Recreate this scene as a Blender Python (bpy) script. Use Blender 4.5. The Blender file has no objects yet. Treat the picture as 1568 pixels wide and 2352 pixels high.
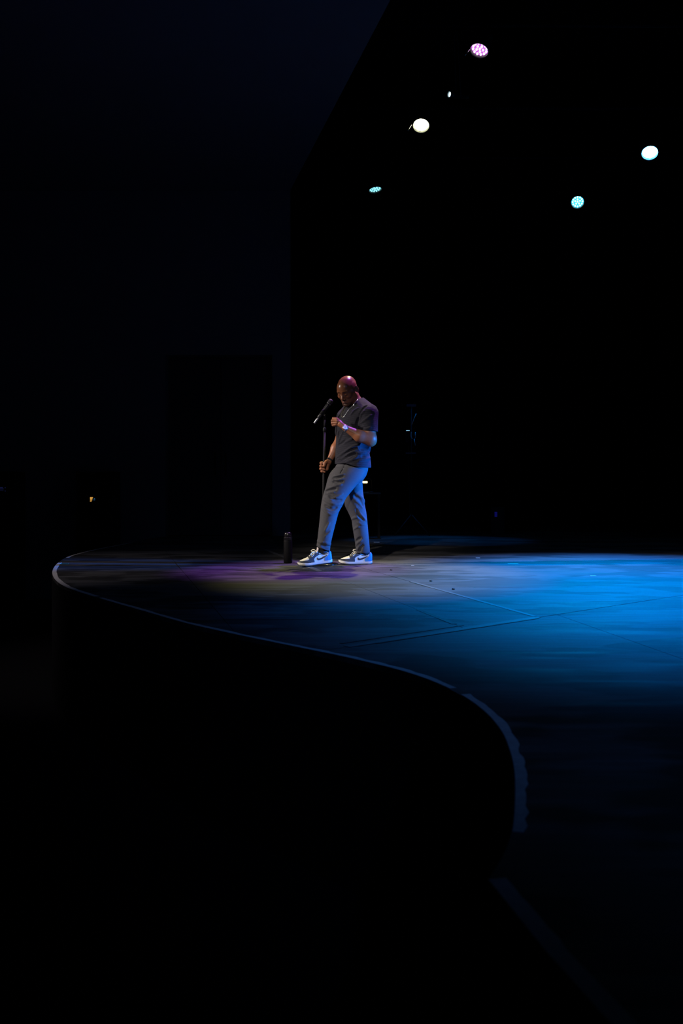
import bpy, bmesh, math, random
import numpy as np
from mathutils import Vector, Matrix

random.seed(7)
rng = np.random.RandomState(7)
SC = bpy.context.scene
COL = SC.collection

# ------------------------------------------------------------------ camera
F_PX, EYE, HOR = 2000.0, 0.688, 1125.0          # focal length in px, eye height over the deck, horizon row
cam_d = bpy.data.cameras.new('camera')
cam = bpy.data.objects.new('camera', cam_d); COL.objects.link(cam)
cam_d.sensor_fit = 'HORIZONTAL'; cam_d.sensor_width = 24.0
cam_d.lens = 24.0 * F_PX / 1568.0
cam_d.shift_y = (HOR - 1176.0) / 1568.0
cam_d.clip_start = 0.05; cam_d.clip_end = 200
cam_d.dof.use_dof = True; cam_d.dof.focus_distance = 7.95; cam_d.dof.aperture_fstop = 4.0
cam.location = (0, 0, EYE); cam.rotation_euler = (math.pi / 2, 0, 0)
SC.camera = cam

# ------------------------------------------------------------------ view, world
SC.view_settings.view_transform = 'Standard'
SC.view_settings.look = 'None'
SC.view_settings.exposure = 0.0
SC.view_settings.gamma = 1.0
SC.view_settings.use_curve_mapping = False
SC.cycles.use_denoising = True
SC.cycles.volume_max_steps = 64
w = bpy.data.worlds.new('world'); SC.world = w; w.use_nodes = True
w.node_tree.nodes['Background'].inputs[0].default_value = (0.2, 0.3, 1.0, 1)
w.node_tree.nodes['Background'].inputs[1].default_value = 0.0


def spot(name, loc, target, power, color, cone, blend=0.6, radius=0.08, parent=None):
    d = bpy.data.lights.new(name, 'SPOT')
    d.energy = power; d.color = color; d.spot_size = math.radians(cone); d.spot_blend = blend
    d.shadow_soft_size = radius
    o = bpy.data.objects.new(name, d); COL.objects.link(o)
    o.location = loc
    o.rotation_euler = (Vector(target) - Vector(loc)).to_track_quat('-Z', 'Y').to_euler()
    if parent:
        o.parent = parent
        o.matrix_parent_inverse = parent.matrix_world.inverted()
    return o


# lamps outside the frame: a neutral side lamp at the left, a deep blue one in the wing at the right, one from the front, and two added fills
spot('side_key_spot', (-6.4, 7.3, 3.7), (-0.2, 7.9, 0.75), 2500, (1.0, 0.88, 0.80), 19, 1.0, 0.14)
spot('left_edge_fill', (-4.6, 5.4, 4.8), (-2.5, 7.7, 0.0), 190, (1.0, 0.88, 0.92), 38, 1.0, 0.12)  # added fill, brightens the tape on the left stage edge
spot('house_front_spot', (-2.2, -2.0, 4.7), (-0.05, 7.9, 0.6), 1900, (1.0, 0.90, 0.82), 11, 1.0, 0.12)
spot('wing_blue_spot', (7.4, 7.35, 0.8), (0.1, 7.9, 0.62), 22000, (0.01, 0.19, 1.0), 11.5, 0.9, 0.10)
spot('near_deck_fill', (2.5, -2.5, 5.0), (2.0, 5.0, 0.0), 230, (0.10, 0.30, 1.0), 50, 1.0, 0.15)  # added blue fill so the near deck and its tape show
# added dim bluish area light, stands in for ambient light on the auditorium wall
hd = bpy.data.lights.new('wall_ambient_fill', 'AREA'); hd.energy = 3.5; hd.color = (0.3, 0.42, 1.0)
hd.shape = 'RECTANGLE'; hd.size = 3; hd.size_y = 3
ho = bpy.data.objects.new('wall_ambient_fill', hd); COL.objects.link(ho)
ho.location = (-1.5, 4.0, 5.0); ho.rotation_euler = (math.radians(65), 0, math.radians(10))


# ------------------------------------------------------------------ helpers
def W(x, y, Y):
    """photo pixel + depth -> world point"""
    return np.array([(x - 784.0) / F_PX * Y, Y, EYE - (y - HOR) / F_PX * Y])


def G(x, y):
    """photo pixel on the deck (z = 0)"""
    Y = EYE * F_PX / (y - HOR)
    return np.array([(x - 784.0) / F_PX * Y, Y])


def tag(o, label=None, cat=None, group=None, kind=None):
    if label: o['label'] = label
    if cat: o['category'] = cat
    if group: o['group'] = group
    if kind: o['kind'] = kind
    return o


def empty(name, loc=(0, 0, 0), rotz=0.0):
    o = bpy.data.objects.new(name, None); COL.objects.link(o)
    o.empty_display_size = 0.1
    o.location = loc; o.rotation_euler = (0, 0, rotz)
    return o


def link(name, me, mat=None, parent=None, world=False):
    """world=True: vertices are world coordinates, the parent sits elsewhere"""
    o = bpy.data.objects.new(name, me); COL.objects.link(o)
    if mat and not me.materials: me.materials.append(mat)
    if parent:
        o.parent = parent
        if world:
            bpy.context.view_layer.update()
            o.matrix_parent_inverse = parent.matrix_world.inverted()
    return o


def from_bm(name, bm, mat=None, parent=None, smooth=False, world=False):
    me = bpy.data.meshes.new(name); bm.to_mesh(me); bm.free()
    if smooth:
        me.polygons.foreach_set('use_smooth', [True] * len(me.polygons))
    return link(name, me, mat, parent, world)


def np_mesh(name, V, Fq, smooth=True):
    me = bpy.data.meshes.new(name)
    V = np.asarray(V, np.float32); Fq = np.asarray(Fq, np.int32)
    n = Fq.shape[1]
    me.vertices.add(len(V)); me.vertices.foreach_set('co', V.ravel())
    me.loops.add(Fq.size); me.loops.foreach_set('vertex_index', Fq.ravel())
    me.polygons.add(len(Fq))
    me.polygons.foreach_set('loop_start', np.arange(0, Fq.size, n, dtype=np.int32))
    me.polygons.foreach_set('use_smooth', np.full(len(Fq), smooth))
    me.update(calc_edges=True)
    return me


def box(bm, lo, hi, bevel=0.0, M=None):
    r = bmesh.ops.create_cube(bm, size=1.0)
    vs = r['verts']
    lo = Vector(lo); hi = Vector(hi)
    for v in vs:
        v.co = Vector([(lo[i] + hi[i]) / 2 + v.co[i] * (hi[i] - lo[i]) for i in range(3)])
    if bevel > 0:
        es = list({e for v in vs for e in v.link_edges})
        r2 = bmesh.ops.bevel(bm, geom=es, offset=bevel, segments=2, affect='EDGES')
        vs = list({v for f in r2['faces'] for v in f.verts} | {v for v in vs if v.is_valid})
    if M is not None:
        for v in vs: v.co = M @ v.co
    return vs


def lathe(bm, prof, n=32, M=None, cap=True):
    """prof: (r, z) from bottom to top"""
    rings = []
    for r, z in prof:
        rings.append([bm.verts.new((r * math.cos(2 * math.pi * i / n), r * math.sin(2 * math.pi * i / n), z)) for i in range(n)])
    for a, b in zip(rings, rings[1:]):
        for i in range(n):
            bm.faces.new((a[i], a[(i + 1) % n], b[(i + 1) % n], b[i]))
    if cap:
        bm.faces.new(rings[0][::-1]); bm.faces.new(rings[-1])
    vs = [v for r in rings for v in r]
    if M is not None:
        for v in vs: v.co = M @ v.co
    return vs


def tube(bm, pts, r, n=8, closed=False):
    pts = [Vector(p) for p in pts]
    m = len(pts)
    rr = r if hasattr(r, '__len__') else [r] * m
    up = Vector((0.13, 0.21, 1)).normalized()
    rings = []
    for i, p in enumerate(pts):
        if closed: t = pts[(i + 1) % m] - pts[i - 1]
        else: t = pts[min(i + 1, m - 1)] - pts[max(i - 1, 0)]
        t.normalize()
        u = t.cross(up)
        if u.length < 1e-3: u = t.cross(Vector((1, 0, 0)))
        u.normalize(); up = u.cross(t)
        v = t.cross(u)
        rings.append([bm.verts.new(p + (u * math.cos(2 * math.pi * k / n) + v * math.sin(2 * math.pi * k / n)) * rr[i]) for k in range(n)])
    prs = list(zip(rings, rings[1:])) + ([(rings[-1], rings[0])] if closed else [])
    for a, b in prs:
        for k in range(n):
            bm.faces.new((a[k], a[(k + 1) % n], b[(k + 1) % n], b[k]))
    if not closed:
        bm.faces.new(rings[0][::-1]); bm.faces.new(rings[-1])


def smooth_path(pts, n=8):
    """Catmull-Rom through pts"""
    P = [np.array(p, float) for p in pts]
    out = []
    for i in range(len(P) - 1):
        p0 = P[max(i - 1, 0)]; p1 = P[i]; p2 = P[i + 1]; p3 = P[min(i + 2, len(P) - 1)]
        for k in range(n):
            t = k / n
            out.append(0.5 * (2 * p1 + (p2 - p0) * t + (2 * p0 - 5 * p1 + 4 * p2 - p3) * t * t + (3 * p1 - p0 - 3 * p2 + p3) * t ** 3))
    out.append(P[-1])
    return out


# ------------------------------------------------------------------ materials
def mat(name, color, rough=0.6, metal=0.0, noise=0.0, nscale=20.0, bump=0.0, bscale=None, spec=0.5, stretch=(1, 1, 1)):
    m = bpy.data.materials.new(name); m.use_nodes = True
    nt = m.node_tree; b = nt.nodes['Principled BSDF']
    b.inputs['Base Color'].default_value = (*color, 1)
    b.inputs['Roughness'].default_value = rough
    b.inputs['Metallic'].default_value = metal
    b.inputs['Specular IOR Level'].default_value = spec
    tc = nt.nodes.new('ShaderNodeTexCoord'); mp = nt.nodes.new('ShaderNodeMapping')
    mp.inputs['Scale'].default_value = stretch
    nt.links.new(tc.outputs['Object'], mp.inputs[0])
    nz = nt.nodes.new('ShaderNodeTexNoise'); nz.inputs['Scale'].default_value = nscale; nz.inputs['Detail'].default_value = 4
    nt.links.new(mp.outputs[0], nz.inputs['Vector'])
    if noise > 0:
        mx = nt.nodes.new('ShaderNodeMix'); mx.data_type = 'RGBA'
        mx.inputs[6].default_value = (*[c * (1 - noise) for c in color], 1)
        mx.inputs[7].default_value = (*[min(1, c * (1 + noise)) for c in color], 1)
        nt.links.new(nz.outputs[0], mx.inputs[0]); nt.links.new(mx.outputs[2], b.inputs['Base Color'])
    if bump > 0:
        n2 = nt.nodes.new('ShaderNodeTexNoise'); n2.inputs['Scale'].default_value = bscale or nscale * 4; n2.inputs['Detail'].default_value = 3
        nt.links.new(mp.outputs[0], n2.inputs['Vector'])
        bp = nt.nodes.new('ShaderNodeBump'); bp.inputs['Strength'].default_value = bump; bp.inputs['Distance'].default_value = 0.002
        nt.links.new(n2.outputs[0], bp.inputs['Height']); nt.links.new(bp.outputs[0], b.inputs['Normal'])
    return m


def emis(name, color, strength):
    m = bpy.data.materials.new(name); m.use_nodes = True
    b = m.node_tree.nodes['Principled BSDF']
    b.inputs['Base Color'].default_value = (0.02, 0.02, 0.02, 1)
    b.inputs['Emission Color'].default_value = (*color, 1)
    b.inputs['Emission Strength'].default_value = strength
    return m


M_BLACK_METAL = mat('black_metal', (0.007, 0.007, 0.008), 0.6, 0.0, 0.2, 40, 0.05, spec=0.14)
M_BLACK_MATTE = mat('black_matte', (0.010, 0.010, 0.011), 0.8, 0, 0.2, 30, 0.1)
M_CHROME = mat('chrome', (0.7, 0.7, 0.72), 0.18, 1.0, 0.1, 60)
M_SKIN = None


def deck_material():
    m = bpy.data.materials.new('stage_paint'); m.use_nodes = True
    nt = m.node_tree; b = nt.nodes['Principled BSDF']; L = nt.links.new; N = nt.nodes.new
    tc = N('ShaderNodeTexCoord')
    def noise(scale, stretch, detail=5, rough=0.6):
        mp = N('ShaderNodeMapping'); mp.inputs['Scale'].default_value = stretch
        mp.inputs['Rotation'].default_value = (0, 0, math.radians(8))
        L(tc.outputs['Object'], mp.inputs[0])
        n = N('ShaderNodeTexNoise'); n.inputs['Scale'].default_value = scale; n.inputs['Detail'].default_value = detail
        n.inputs['Roughness'].default_value = rough
        L(mp.outputs[0], n.inputs['Vector']); return n
    def ramp(src, p0, c0, p1, c1):
        r = N('ShaderNodeValToRGB'); e = r.color_ramp.elements
        e[0].position = p0; e[0].color = (c0,) * 3 + (1,); e[1].position = p1; e[1].color = (c1,) * 3 + (1,)
        L(src, r.inputs[0]); return r
    big = ramp(noise(1.1, (1.0, 1.9, 1), 3).outputs[0], 0.46, 0.42, 0.51, 1.0)       # roller patches of paint
    strk = ramp(noise(7.0, (0.22, 2.2, 1), 6, 0.7).outputs[0], 0.36, 0.50, 0.62, 1.25)  # brush and drag streaks
    fine = ramp(noise(160.0, (1, 1, 1), 2).outputs[0], 0.3, 0.85, 0.7, 1.15)
    scr = ramp(noise(30.0, (0.10, 2.8, 1), 3, 0.8).outputs[0], 0.70, 0.0, 0.78, 1.0)    # pale scuffs
    def mul(a, c):
        x = N('ShaderNodeMix'); x.data_type = 'RGBA'; x.blend_type = 'MULTIPLY'; x.inputs[0].default_value = 1
        L(a, x.inputs[6]); L(c, x.inputs[7]); return x.outputs[2]
    base = mul(mul(big.outputs[0], strk.outputs[0]), fine.outputs[0])
    tint = N('ShaderNodeMix'); tint.data_type = 'RGBA'; tint.blend_type = 'MULTIPLY'; tint.inputs[0].default_value = 1
    tint.inputs[7].default_value = (0.108, 0.107, 0.108, 1); L(base, tint.inputs[6])
    fin = N('ShaderNodeMix'); fin.data_type = 'RGBA'; fin.inputs[7].default_value = (0.22, 0.22, 0.21, 1)
    L(tint.outputs[2], fin.inputs[6])
    k = N('ShaderNodeMath'); k.operation = 'MULTIPLY'; k.inputs[1].default_value = 0.45
    L(scr.outputs[0], k.inputs[0]); L(k.outputs[0], fin.inputs[0])
    L(fin.outputs[2], b.inputs['Base Color'])
    rr = ramp(strk.outputs[0], 0.4, 0.50, 1.0, 0.66); L(rr.outputs[0], b.inputs['Roughness'])
    b.inputs['Specular IOR Level'].default_value = 0.22
    bp = N('ShaderNodeBump'); bp.inputs['Strength'].default_value = 0.25; bp.inputs['Distance'].default_value = 0.003
    L(strk.outputs[0], bp.inputs['Height']); L(bp.outputs[0], b.inputs['Normal'])
    return m


M_DECK = deck_material()
M_WALL = mat('auditorium_wall_paint', (0.16, 0.165, 0.18), 0.85, 0, 0.12, 1.5, 0.1, 80)
M_DOOR = mat('door_paint', (0.035, 0.036, 0.04), 0.6, 0, 0.15, 3)
M_VELVET = mat('black_velvet', (0.004, 0.004, 0.005), 0.95, 0, 0.2, 12, 0.1, spec=0.1)
M_HOUSE = mat('house_carpet', (0.006, 0.006, 0.007), 0.95, 0, 0.3, 30, spec=0.1)
M_FASCIA = mat('stage_fascia', (0.010, 0.010, 0.011), 0.7, 0, 0.3, 6, spec=0.2)
M_CEIL = mat('ceiling_paint', (0.05, 0.05, 0.055), 0.9, 0, 0.1, 2)
M_TAPE_W = mat('pale_cloth_tape', (0.72, 0.70, 0.70), 0.75, 0, 0.25, 40, 0.2)
M_TAPE_D = mat('dark_cloth_tape', (0.11, 0.11, 0.115), 0.6, 0, 0.3, 30, 0.2)
M_TAPE_B = mat('black_cloth_tape', (0.012, 0.012, 0.012), 0.6, 0, 0.3, 30, 0.2)
M_TAPE_G = mat('green_cloth_tape', (0.02, 0.35, 0.14), 0.7, 0, 0.2, 30)

# ------------------------------------------------------------------ the setting
H_STAGE = 0.95


def plane_box(name, lo, hi, m, kind='structure'):
    bm = bmesh.new(); box(bm, lo, hi)
    return tag(from_bm(name, bm, m), kind=kind)


plane_box('floor', (-12, -4, -H_STAGE - 0.1), (12, 17.5, -H_STAGE), M_HOUSE)
H_HEAD = 5.15
WY = 13.0
# proscenium-side wall with a double door, seen edge-on at its right end
d0, d1 = W(380, 815, WY), W(625, 815, WY)
wx1 = -0.77
bm = bmesh.new()
for lo, hi in (((-12, WY, -H_STAGE), (d0[0], WY + 0.3, 7.5)), ((d0[0], WY, d1[2]), (d1[0], WY + 0.3, 7.5)), ((d1[0], WY, -H_STAGE), (wx1, WY + 0.3, 7.5))):
    box(bm, lo, hi)
wall = tag(from_bm('wall_left', bm, M_WALL), kind='structure')
door = empty('door_1', ((d0[0] + d1[0]) / 2, WY + 0.2, 0)); tag(door, kind='structure')
hw = (d1[0] - d0[0]) / 2
for s in (-1, 1):
    bm = bmesh.new(); box(bm, (min(s * 0.004, s * hw), 0, 0.0), (max(s * 0.004, s * hw), 0.05, d1[2]), 0.004)
    leaf = from_bm('door_leaf', bm, M_DOOR, door)
    bm = bmesh.new(); box(bm, (s * 0.08 - 0.012, -0.05, 0.9), (s * 0.08 + 0.012, -0.03, 1.25), 0.004)
    for z in (0.92, 1.22): box(bm, (s * 0.08 - 0.008, -0.035, z - 0.008), (s * 0.08 + 0.008, 0.003, z + 0.008))
    from_bm('door_handle', bm, M_BLACK_METAL, leaf)
bm = bmesh.new()
box(bm, (-hw, 0.06, -H_STAGE), (hw, 0.1, -0.002))
from_bm('door_threshold_panel', bm, M_DOOR, door)

# the auditorium ceiling ends in a header over the stage opening; its edge runs towards the camera
c0 = np.array([wx1, WY]); c1 = np.array([0.62, 7.2]); dirh = (c1 - c0) / np.linalg.norm(c1 - c0)
c2 = c0 + dirh * 18
bm = bmesh.new()
pts = [(-12, WY), (c0[0], WY), (c2[0], c2[1]), (-12, c2[1])]
lo_v = [bm.verts.new((x, y, H_HEAD)) for x, y in pts]; hi_v = [bm.verts.new((x, y, H_HEAD + 0.25)) for x, y in pts]
bm.faces.new(lo_v); bm.faces.new(hi_v[::-1])
for i in range(4):
    bm.faces.new((lo_v[i], hi_v[i], hi_v[(i + 1) % 4], lo_v[(i + 1) % 4]))
bmesh.ops.recalc_face_normals(bm, faces=bm.faces)
tag(from_bm('ceiling', bm, M_WALL), kind='structure')
bm = bmesh.new(); box(bm, (-1.6, 4, 9.0), (12, 17.5, 9.2))
tag(from_bm('ceiling_fly_loft', bm, M_BLACK_MATTE), kind='structure')

# black velvet drapes behind and beside the stage, one object per hanging cloth


def drape(name, x0, y0, x1, y1, z0, z1, label, amp=0.06, pitch=0.28):
    L_ = math.hypot(x1 - x0, y1 - y0); n = int(L_ / 0.035)
    nx, ny = -(y1 - y0) / L_, (x1 - x0) / L_
    V = []; Fc = []
    for i in range(n + 1):
        t = i / n; s = t * L_
        off = amp * math.sin(2 * math.pi * s / pitch + 0.8 * math.sin(s * 1.7)) + 0.02 * math.sin(s * 11)
        for z in (z0, z0 + (z1 - z0) * 0.5, z1):
            V.append((x0 + (x1 - x0) * t + nx * off, y0 + (y1 - y0) * t + ny * off, z))
    for i in range(n):
        for j in range(2):
            a = i * 3 + j; Fc.append((a, a + 3, a + 4, a + 1))
    me = np_mesh(name, V, Fc)
    o = link(name, me, M_VELVET)
    md = o.modifiers.new('s', 'SOLIDIFY'); md.thickness = 0.006
    return tag(o, label, 'curtain')


drape('stage_curtain', -1.4, 16.6, 4.2, 16.6, 0.0, 8.9, 'black velvet curtain across the back behind the performer, left half')
drape('stage_curtain', 4.25, 16.6, 11.5, 16.6, 0.0, 8.9, 'black velvet curtain across the back at the right of the frame')
drape('stage_curtain', 2.35, 14.6, 3.0, 14.5, 0.0, 8.9, 'narrow black velvet leg hanging in front of the back curtain')

# ------------------------------------------------------------------ stage deck
edge_px = [(300, 1246.5), (225, 1260.5), (180, 1271), (150, 1281), (132, 1293), (122, 1305), (119, 1318), (126, 1332), (145, 1346),
           (175, 1358), (215, 1370.5), (260, 1384), (330, 1404), (420, 1430), (520, 1453), (620, 1474), (720, 1494.5), (790, 1509), (850, 1523),
           (910, 1538), (970, 1557), (1030, 1582), (1080, 1611), (1120, 1644), (1150, 1682), (1166, 1720), (1176, 1760), (1179, 1800),
           (1178, 1850), (1172, 1910), (1152, 1965), (1116, 2022)]
edge = [G(x, y) for x, y in edge_px]
tail = [G(1116, 2022), G(1250, 2190), G(1395, 2352)]
dz = (tail[2] - tail[1]) / np.linalg.norm(tail[2] - tail[1])
edge_s = smooth_path(edge, 4)
curve_pts = [np.array(p) for p in edge_s]
near = [tail[1], tail[2], tail[2] + dz * 0.9]
b0 = edge[0]
outline = [np.array([-2.55, 12.98])] + [np.array([b0[0] + 0.02, 12.2])] + curve_pts + near
outline += [np.array([12.0, near[-1][1]]), np.array([12.0, 17.4]), np.array([wx1 + 0.02, 17.4]), np.array([wx1 + 0.02, 12.98])]

stage = empty('stage_platform', (3.0, 8.0, -H_STAGE))
tag(stage, 'black painted curved stage platform with scuffed deck and taped edge', 'stage')
M_stage_inv = Matrix.Translation((-3.0, -8.0, H_STAGE))


def poly_prism(poly, z0, z1):
    bm = bmesh.new()
    lo = [bm.verts.new((p[0], p[1], z0)) for p in poly]; hi = [bm.verts.new((p[0], p[1], z1)) for p in poly]
    f0 = bm.faces.new(lo[::-1]); f1 = bm.faces.new(hi)
    n = len(poly)
    for i in range(n): bm.faces.new((lo[i], lo[(i + 1) % n], hi[(i + 1) % n], hi[i]))
    bmesh.ops.recalc_face_normals(bm, faces=bm.faces)
    return bm


def to_stage(bm):
    for v in bm.verts: v.co = M_stage_inv @ v.co
    return bm


from_bm('stage_body', to_stage(poly_prism(outline, -H_STAGE, -0.022)), M_FASCIA, stage)

# deck panels: the outline cut along its joints
bm = bmesh.new()
bm.faces.new([bm.verts.new((p[0], p[1], 0)) for p in outline])


def cut(p, d, test=None):
    n = Vector((-d[1], d[0], 0)).normalized()
    fs = [f for f in bm.faces if test is None or test(f.calc_center_median())]
    g = set(fs)
    for f in fs: g.update(f.edges); g.update(f.verts)
    bmesh.ops.bisect_plane(bm, geom=list(g), plane_co=(p[0], p[1], 0), plane_no=n)


A0, A1 = G(590, 1255), G(1060, 1440)
B0, B1 = G(780, 1290), G(1235, 1418)
T0, T1 = G(735, 1495), G(1235, 1418)
dA = A1 - A0; dB = B1 - B0; dT = T1 - T0
sideT = lambda c: (c.x - T0[0]) * (-dT[1]) + (c.y - T0[1]) * dT[0]      # > 0: beyond the joint, upstage
sideA = lambda c: (c.x - A0[0]) * (-dA[1]) + (c.y - A0[1]) * dA[0]
cut(T0, dT)
far = lambda c: sideT(c) > 0
cut(A0, dA, far); cut(B0, dB, far)
for k in range(1, 11): cut(B0 + np.array([1.16 * k, 0]), dB, far)
for k in range(1, 4): cut(A0 - np.array([1.16 * k, 0]), dA, far)
ew = np.array([1.0, 0.03])
lefta = lambda c: far(c) and sideA(c) < 0
for f in range(1):
    pass
xA = lambda y: A0[0] + dA[0] * (y - A0[1]) / dA[1]
xB = lambda y: B0[0] + dB[0] * (y - B0[1]) / dB[1]
for yy in (4.63, 8.24, 11.2): cut((0, yy), ew, lambda c: far(c) and c.x < xA(c.y))
for yy in (6.1, 9.4, 12.6): cut((0, yy), ew, lambda c: far(c) and xA(c.y) < c.x < xB(c.y) + 1.16)
for yy in (7.3, 10.6, 13.9): cut((0, yy), ew, lambda c: far(c) and c.x > xB(c.y) + 1.16)
nearT = lambda c: sideT(c) <= 0
E0, E1 = G(1360, 1440), G(1530, 1500)
cut(E0, E1 - E0, nearT); cut(G(1150, 1690), (1.0, 0.02), nearT)
for k in (1.16, 2.32, 3.48, 4.64, 5.8, 6.96): cut(E0 + np.array([k, 0]), E1 - E0, nearT)
bmesh.ops.inset_individual(bm, faces=bm.faces, thickness=0.0022)
inner = [f for f in bm.faces if f.calc_area() > 0.004]
rings = [[v.co.copy() for v in f.verts] for f in inner]
bm.free()
big_area = 0
for ring in rings:
    poly = [(v.x, v.y) for v in ring]
    w_ = max(p[0] for p in poly) - min(p[0] for p in poly); h_ = max(p[1] for p in poly) - min(p[1] for p in poly)
    ar = abs(sum(poly[i][0] * poly[(i + 1) % len(poly)][1] - poly[(i + 1) % len(poly)][0] * poly[i][1] for i in range(len(poly)))) / 2
    if ar < 0.02 or min(w_, h_) < 0.03: continue          # slivers of the inset joints
    from_bm('deck_panel', to_stage(poly_prism(poly, -0.0215, rng.uniform(-0.0012, 0.0))), M_DECK, stage)


def ribbon(name, pts, width, z, m, parent, inset=0.0, ragged=0.0, thick=0.0012):
    """flat tape along a ground polyline; inset shifts it to the left of its direction"""
    P = [np.array(p[:2], float) for p in pts]; n = len(P)
    V = []
    for i, p in enumerate(P):
        t = P[min(i + 1, n - 1)] - P[max(i - 1, 0)]; t /= np.linalg.norm(t) + 1e-9
        nn = np.array([-t[1], t[0]])
        a = p + nn * (inset); b_ = p + nn * (inset + width + rng.uniform(-ragged, ragged))
        V += [(a[0], a[1], z), (b_[0], b_[1], z), (b_[0], b_[1], z + thick), (a[0], a[1], z + thick)]
    Fc = []
    for i in range(n - 1):
        o = i * 4
        for k in range(4): Fc.append((o + k, o + (k + 1) % 4, o + 4 + (k + 1) % 4, o + 4 + k))
    Fc.append((0, 3, 2, 1)); o = (n - 1) * 4; Fc.append((o, o + 1, o + 2, o + 3))
    bm_ = bmesh.new(); vs = [bm_.verts.new(v) for v in V]
    for f in Fc: bm_.faces.new([vs[i] for i in f])
    bmesh.ops.recalc_face_normals(bm_, faces=bm_.faces)
    if parent is stage: to_stage(bm_)
    return from_bm(name, bm_, m, parent)


def sub_edge(i0, i1):
    return curve_pts[int(i0 * 4):int(i1 * 4) + 1]


# pale tape strips round the edge, in the pieces the photo shows
for i0, i1, wd in ((0, 3.1, 0.028), (4.2, 10.0, 0.034), (10.35, 21.0, 0.028), (21.5, 24.0, 0.030), (24.15, 29.2, 0.026)):
    ribbon('edge_tape', sub_edge(i0, i1), wd, 0.0004, M_TAPE_W, stage, 0.004, 0.005)
ribbon('edge_tape', [tail[0] + (tail[1] - tail[0]) * t for t in np.linspace(0.0, 1, 8)] + [tail[1] + (tail[2] + dz * 0.6 - tail[1]) * t for t in np.linspace(0.1, 1, 8)],
       0.034, 0.0004, M_TAPE_W, stage, 0.004, 0.003)
# cloth tape over the joints
nT = np.array([-dT[1], dT[0]]) / np.linalg.norm(dT)
uT = dT / np.linalg.norm(dT)
ribbon('joint_tape', [T0 + dT * t for t in np.linspace(0.1, 1.0, 12)], 0.045, 0.0004, M_TAPE_D, stage, -0.02, 0.002)
ribbon('joint_tape', [T0 + dT * t + nT * 0.07 for t in np.linspace(0.12, 0.66, 12)], 0.016, 0.0004, M_TAPE_B, stage, 0, 0.003)
ribbon('joint_tape', [T0 + dT * t - nT * 0.03 for t in np.linspace(0.2, 0.98, 12)], 0.012, 0.0004, M_TAPE_B, stage, 0, 0.003)
ribbon('joint_tape', [B0 + dB * t for t in np.linspace(0.5, 0.99, 12)], 0.03, 0.0004, M_TAPE_D, stage, -0.015, 0.003)
ribbon('joint_tape', [A0 + dA * t for t in np.linspace(0.05, 0.52, 12)], 0.05, 0.0004, M_TAPE_D, stage, -0.025, 0.003)
ribbon('joint_tape', [A0 + dA * t for t in np.linspace(0.90, 0.985, 5)], 0.03, 0.0004, M_TAPE_B, stage, -0.015, 0.003)


def tape_bit(x0, x1, y, wd, m, label, name='spike_tape'):
    p0, p1 = G(x0, y), G(x1, y)
    root = np.array([(p0[0] + p1[0]) / 2, p0[1]])
    bm_ = bmesh.new(); box(bm_, ((p0 - root)[0], -wd / 2, 0), ((p1 - root)[0], wd / 2, 0.0012))
    o = from_bm(name, bm_, m); o.location = (root[0], root[1], 0.0003)
    return tag(o, label, 'tape')


tape_bit(136, 157, 1295.5, 0.03, M_TAPE_G, 'short green tape mark at the left end of the stage edge')
M_WHITE = mat('white_tape', (0.8, 0.8, 0.8), 0.6, 0, 0.1, 40)
tape_bit(1166, 1190, 1295.5, 0.05, M_WHITE, 'longer white tape mark on the blue-lit deck right of the performer')
tape_bit(1093, 1102, 1281.5, 0.05, M_WHITE, 'tiny white tape scrap upstage on the blue-lit deck')
tape_bit(1355, 1368, 1323, 0.03, M_WHITE, 'small white tape scrap at the far right of the blue-lit deck')
tape_bit(944, 951, 1299, 0.03, M_WHITE, 'small white tape scrap just right of the rear shoe')
tape_bit(858, 871, 1245.5, 0.08, M_TAPE_W, 'pale tape strip on the dark deck behind the rear leg')
for x, y, lab in ((989, 1335.5, 'dark crumb of debris nearest the long deck joint'), (898, 1310, 'dark crumb of debris right of the rear shoe'),
                  (1041, 1354, 'dark crumb of debris right of the long deck joint')):
    bm_ = bmesh.new(); bmesh.ops.create_icosphere(bm_, subdivisions=2, radius=0.008)
    for v in bm_.verts: v.co = Vector((v.co.x * 1.3, v.co.y, max(v.co.z * 0.8, -0.002) + 0.002)) * (1 + 0.25 * math.sin(v.co.x * 900 + v.co.y * 700))
    o = from_bm('debris_crumb', bm_, M_BLACK_MATTE, None, True); p = G(x, y); o.location = (p[0], p[1], 0.0); tag(o, lab, 'debris')

# ------------------------------------------------------------------ hanging lamps
def pipe(name, x0, x1, y, z, label):
    bm = bmesh.new()
    tube(bm, [(x0, 0, 0), (x1, 0, 0)], 0.024, 12)
    o = from_bm(name, bm, M_BLACK_METAL, None, True); o.location = (0, y, z)
    nd = empty('lighting_pipe', ((x0 + x1) / 2, y, z)); o.name = 'pipe'
    o.parent = nd; o.location = (-(x0 + x1) / 2, 0, 0)
    for x in np.arange(x0 + 0.2, x1, 1.9):
        bm = bmesh.new(); tube(bm, [(0, 0, 0.02), (0, 0, 9.0 - z)], 0.006, 6)
        c = from_bm('hanger_rod', bm, M_BLACK_METAL, nd); c.location = (x - (x0 + x1) / 2, 0, 0)
    return tag(nd, label, 'pipe')


pipe('lighting_pipe', 0.2, 6.5, 9.25, 5.62, 'black lighting pipe carrying the magenta lamp')
pipe('lighting_pipe', -0.1, 7.5, 10.75, 5.40, 'black lighting pipe carrying the yellow lamp and the large blue lamp')
pipe('lighting_pipe', -0.4, 8.5, 13.2, 5.72, 'black lighting pipe carrying the two cyan lamps')


M_HOOD = mat('hood_metal', (0.10, 0.10, 0.10), 0.3, 0.6, 0.1, 60)


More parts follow.
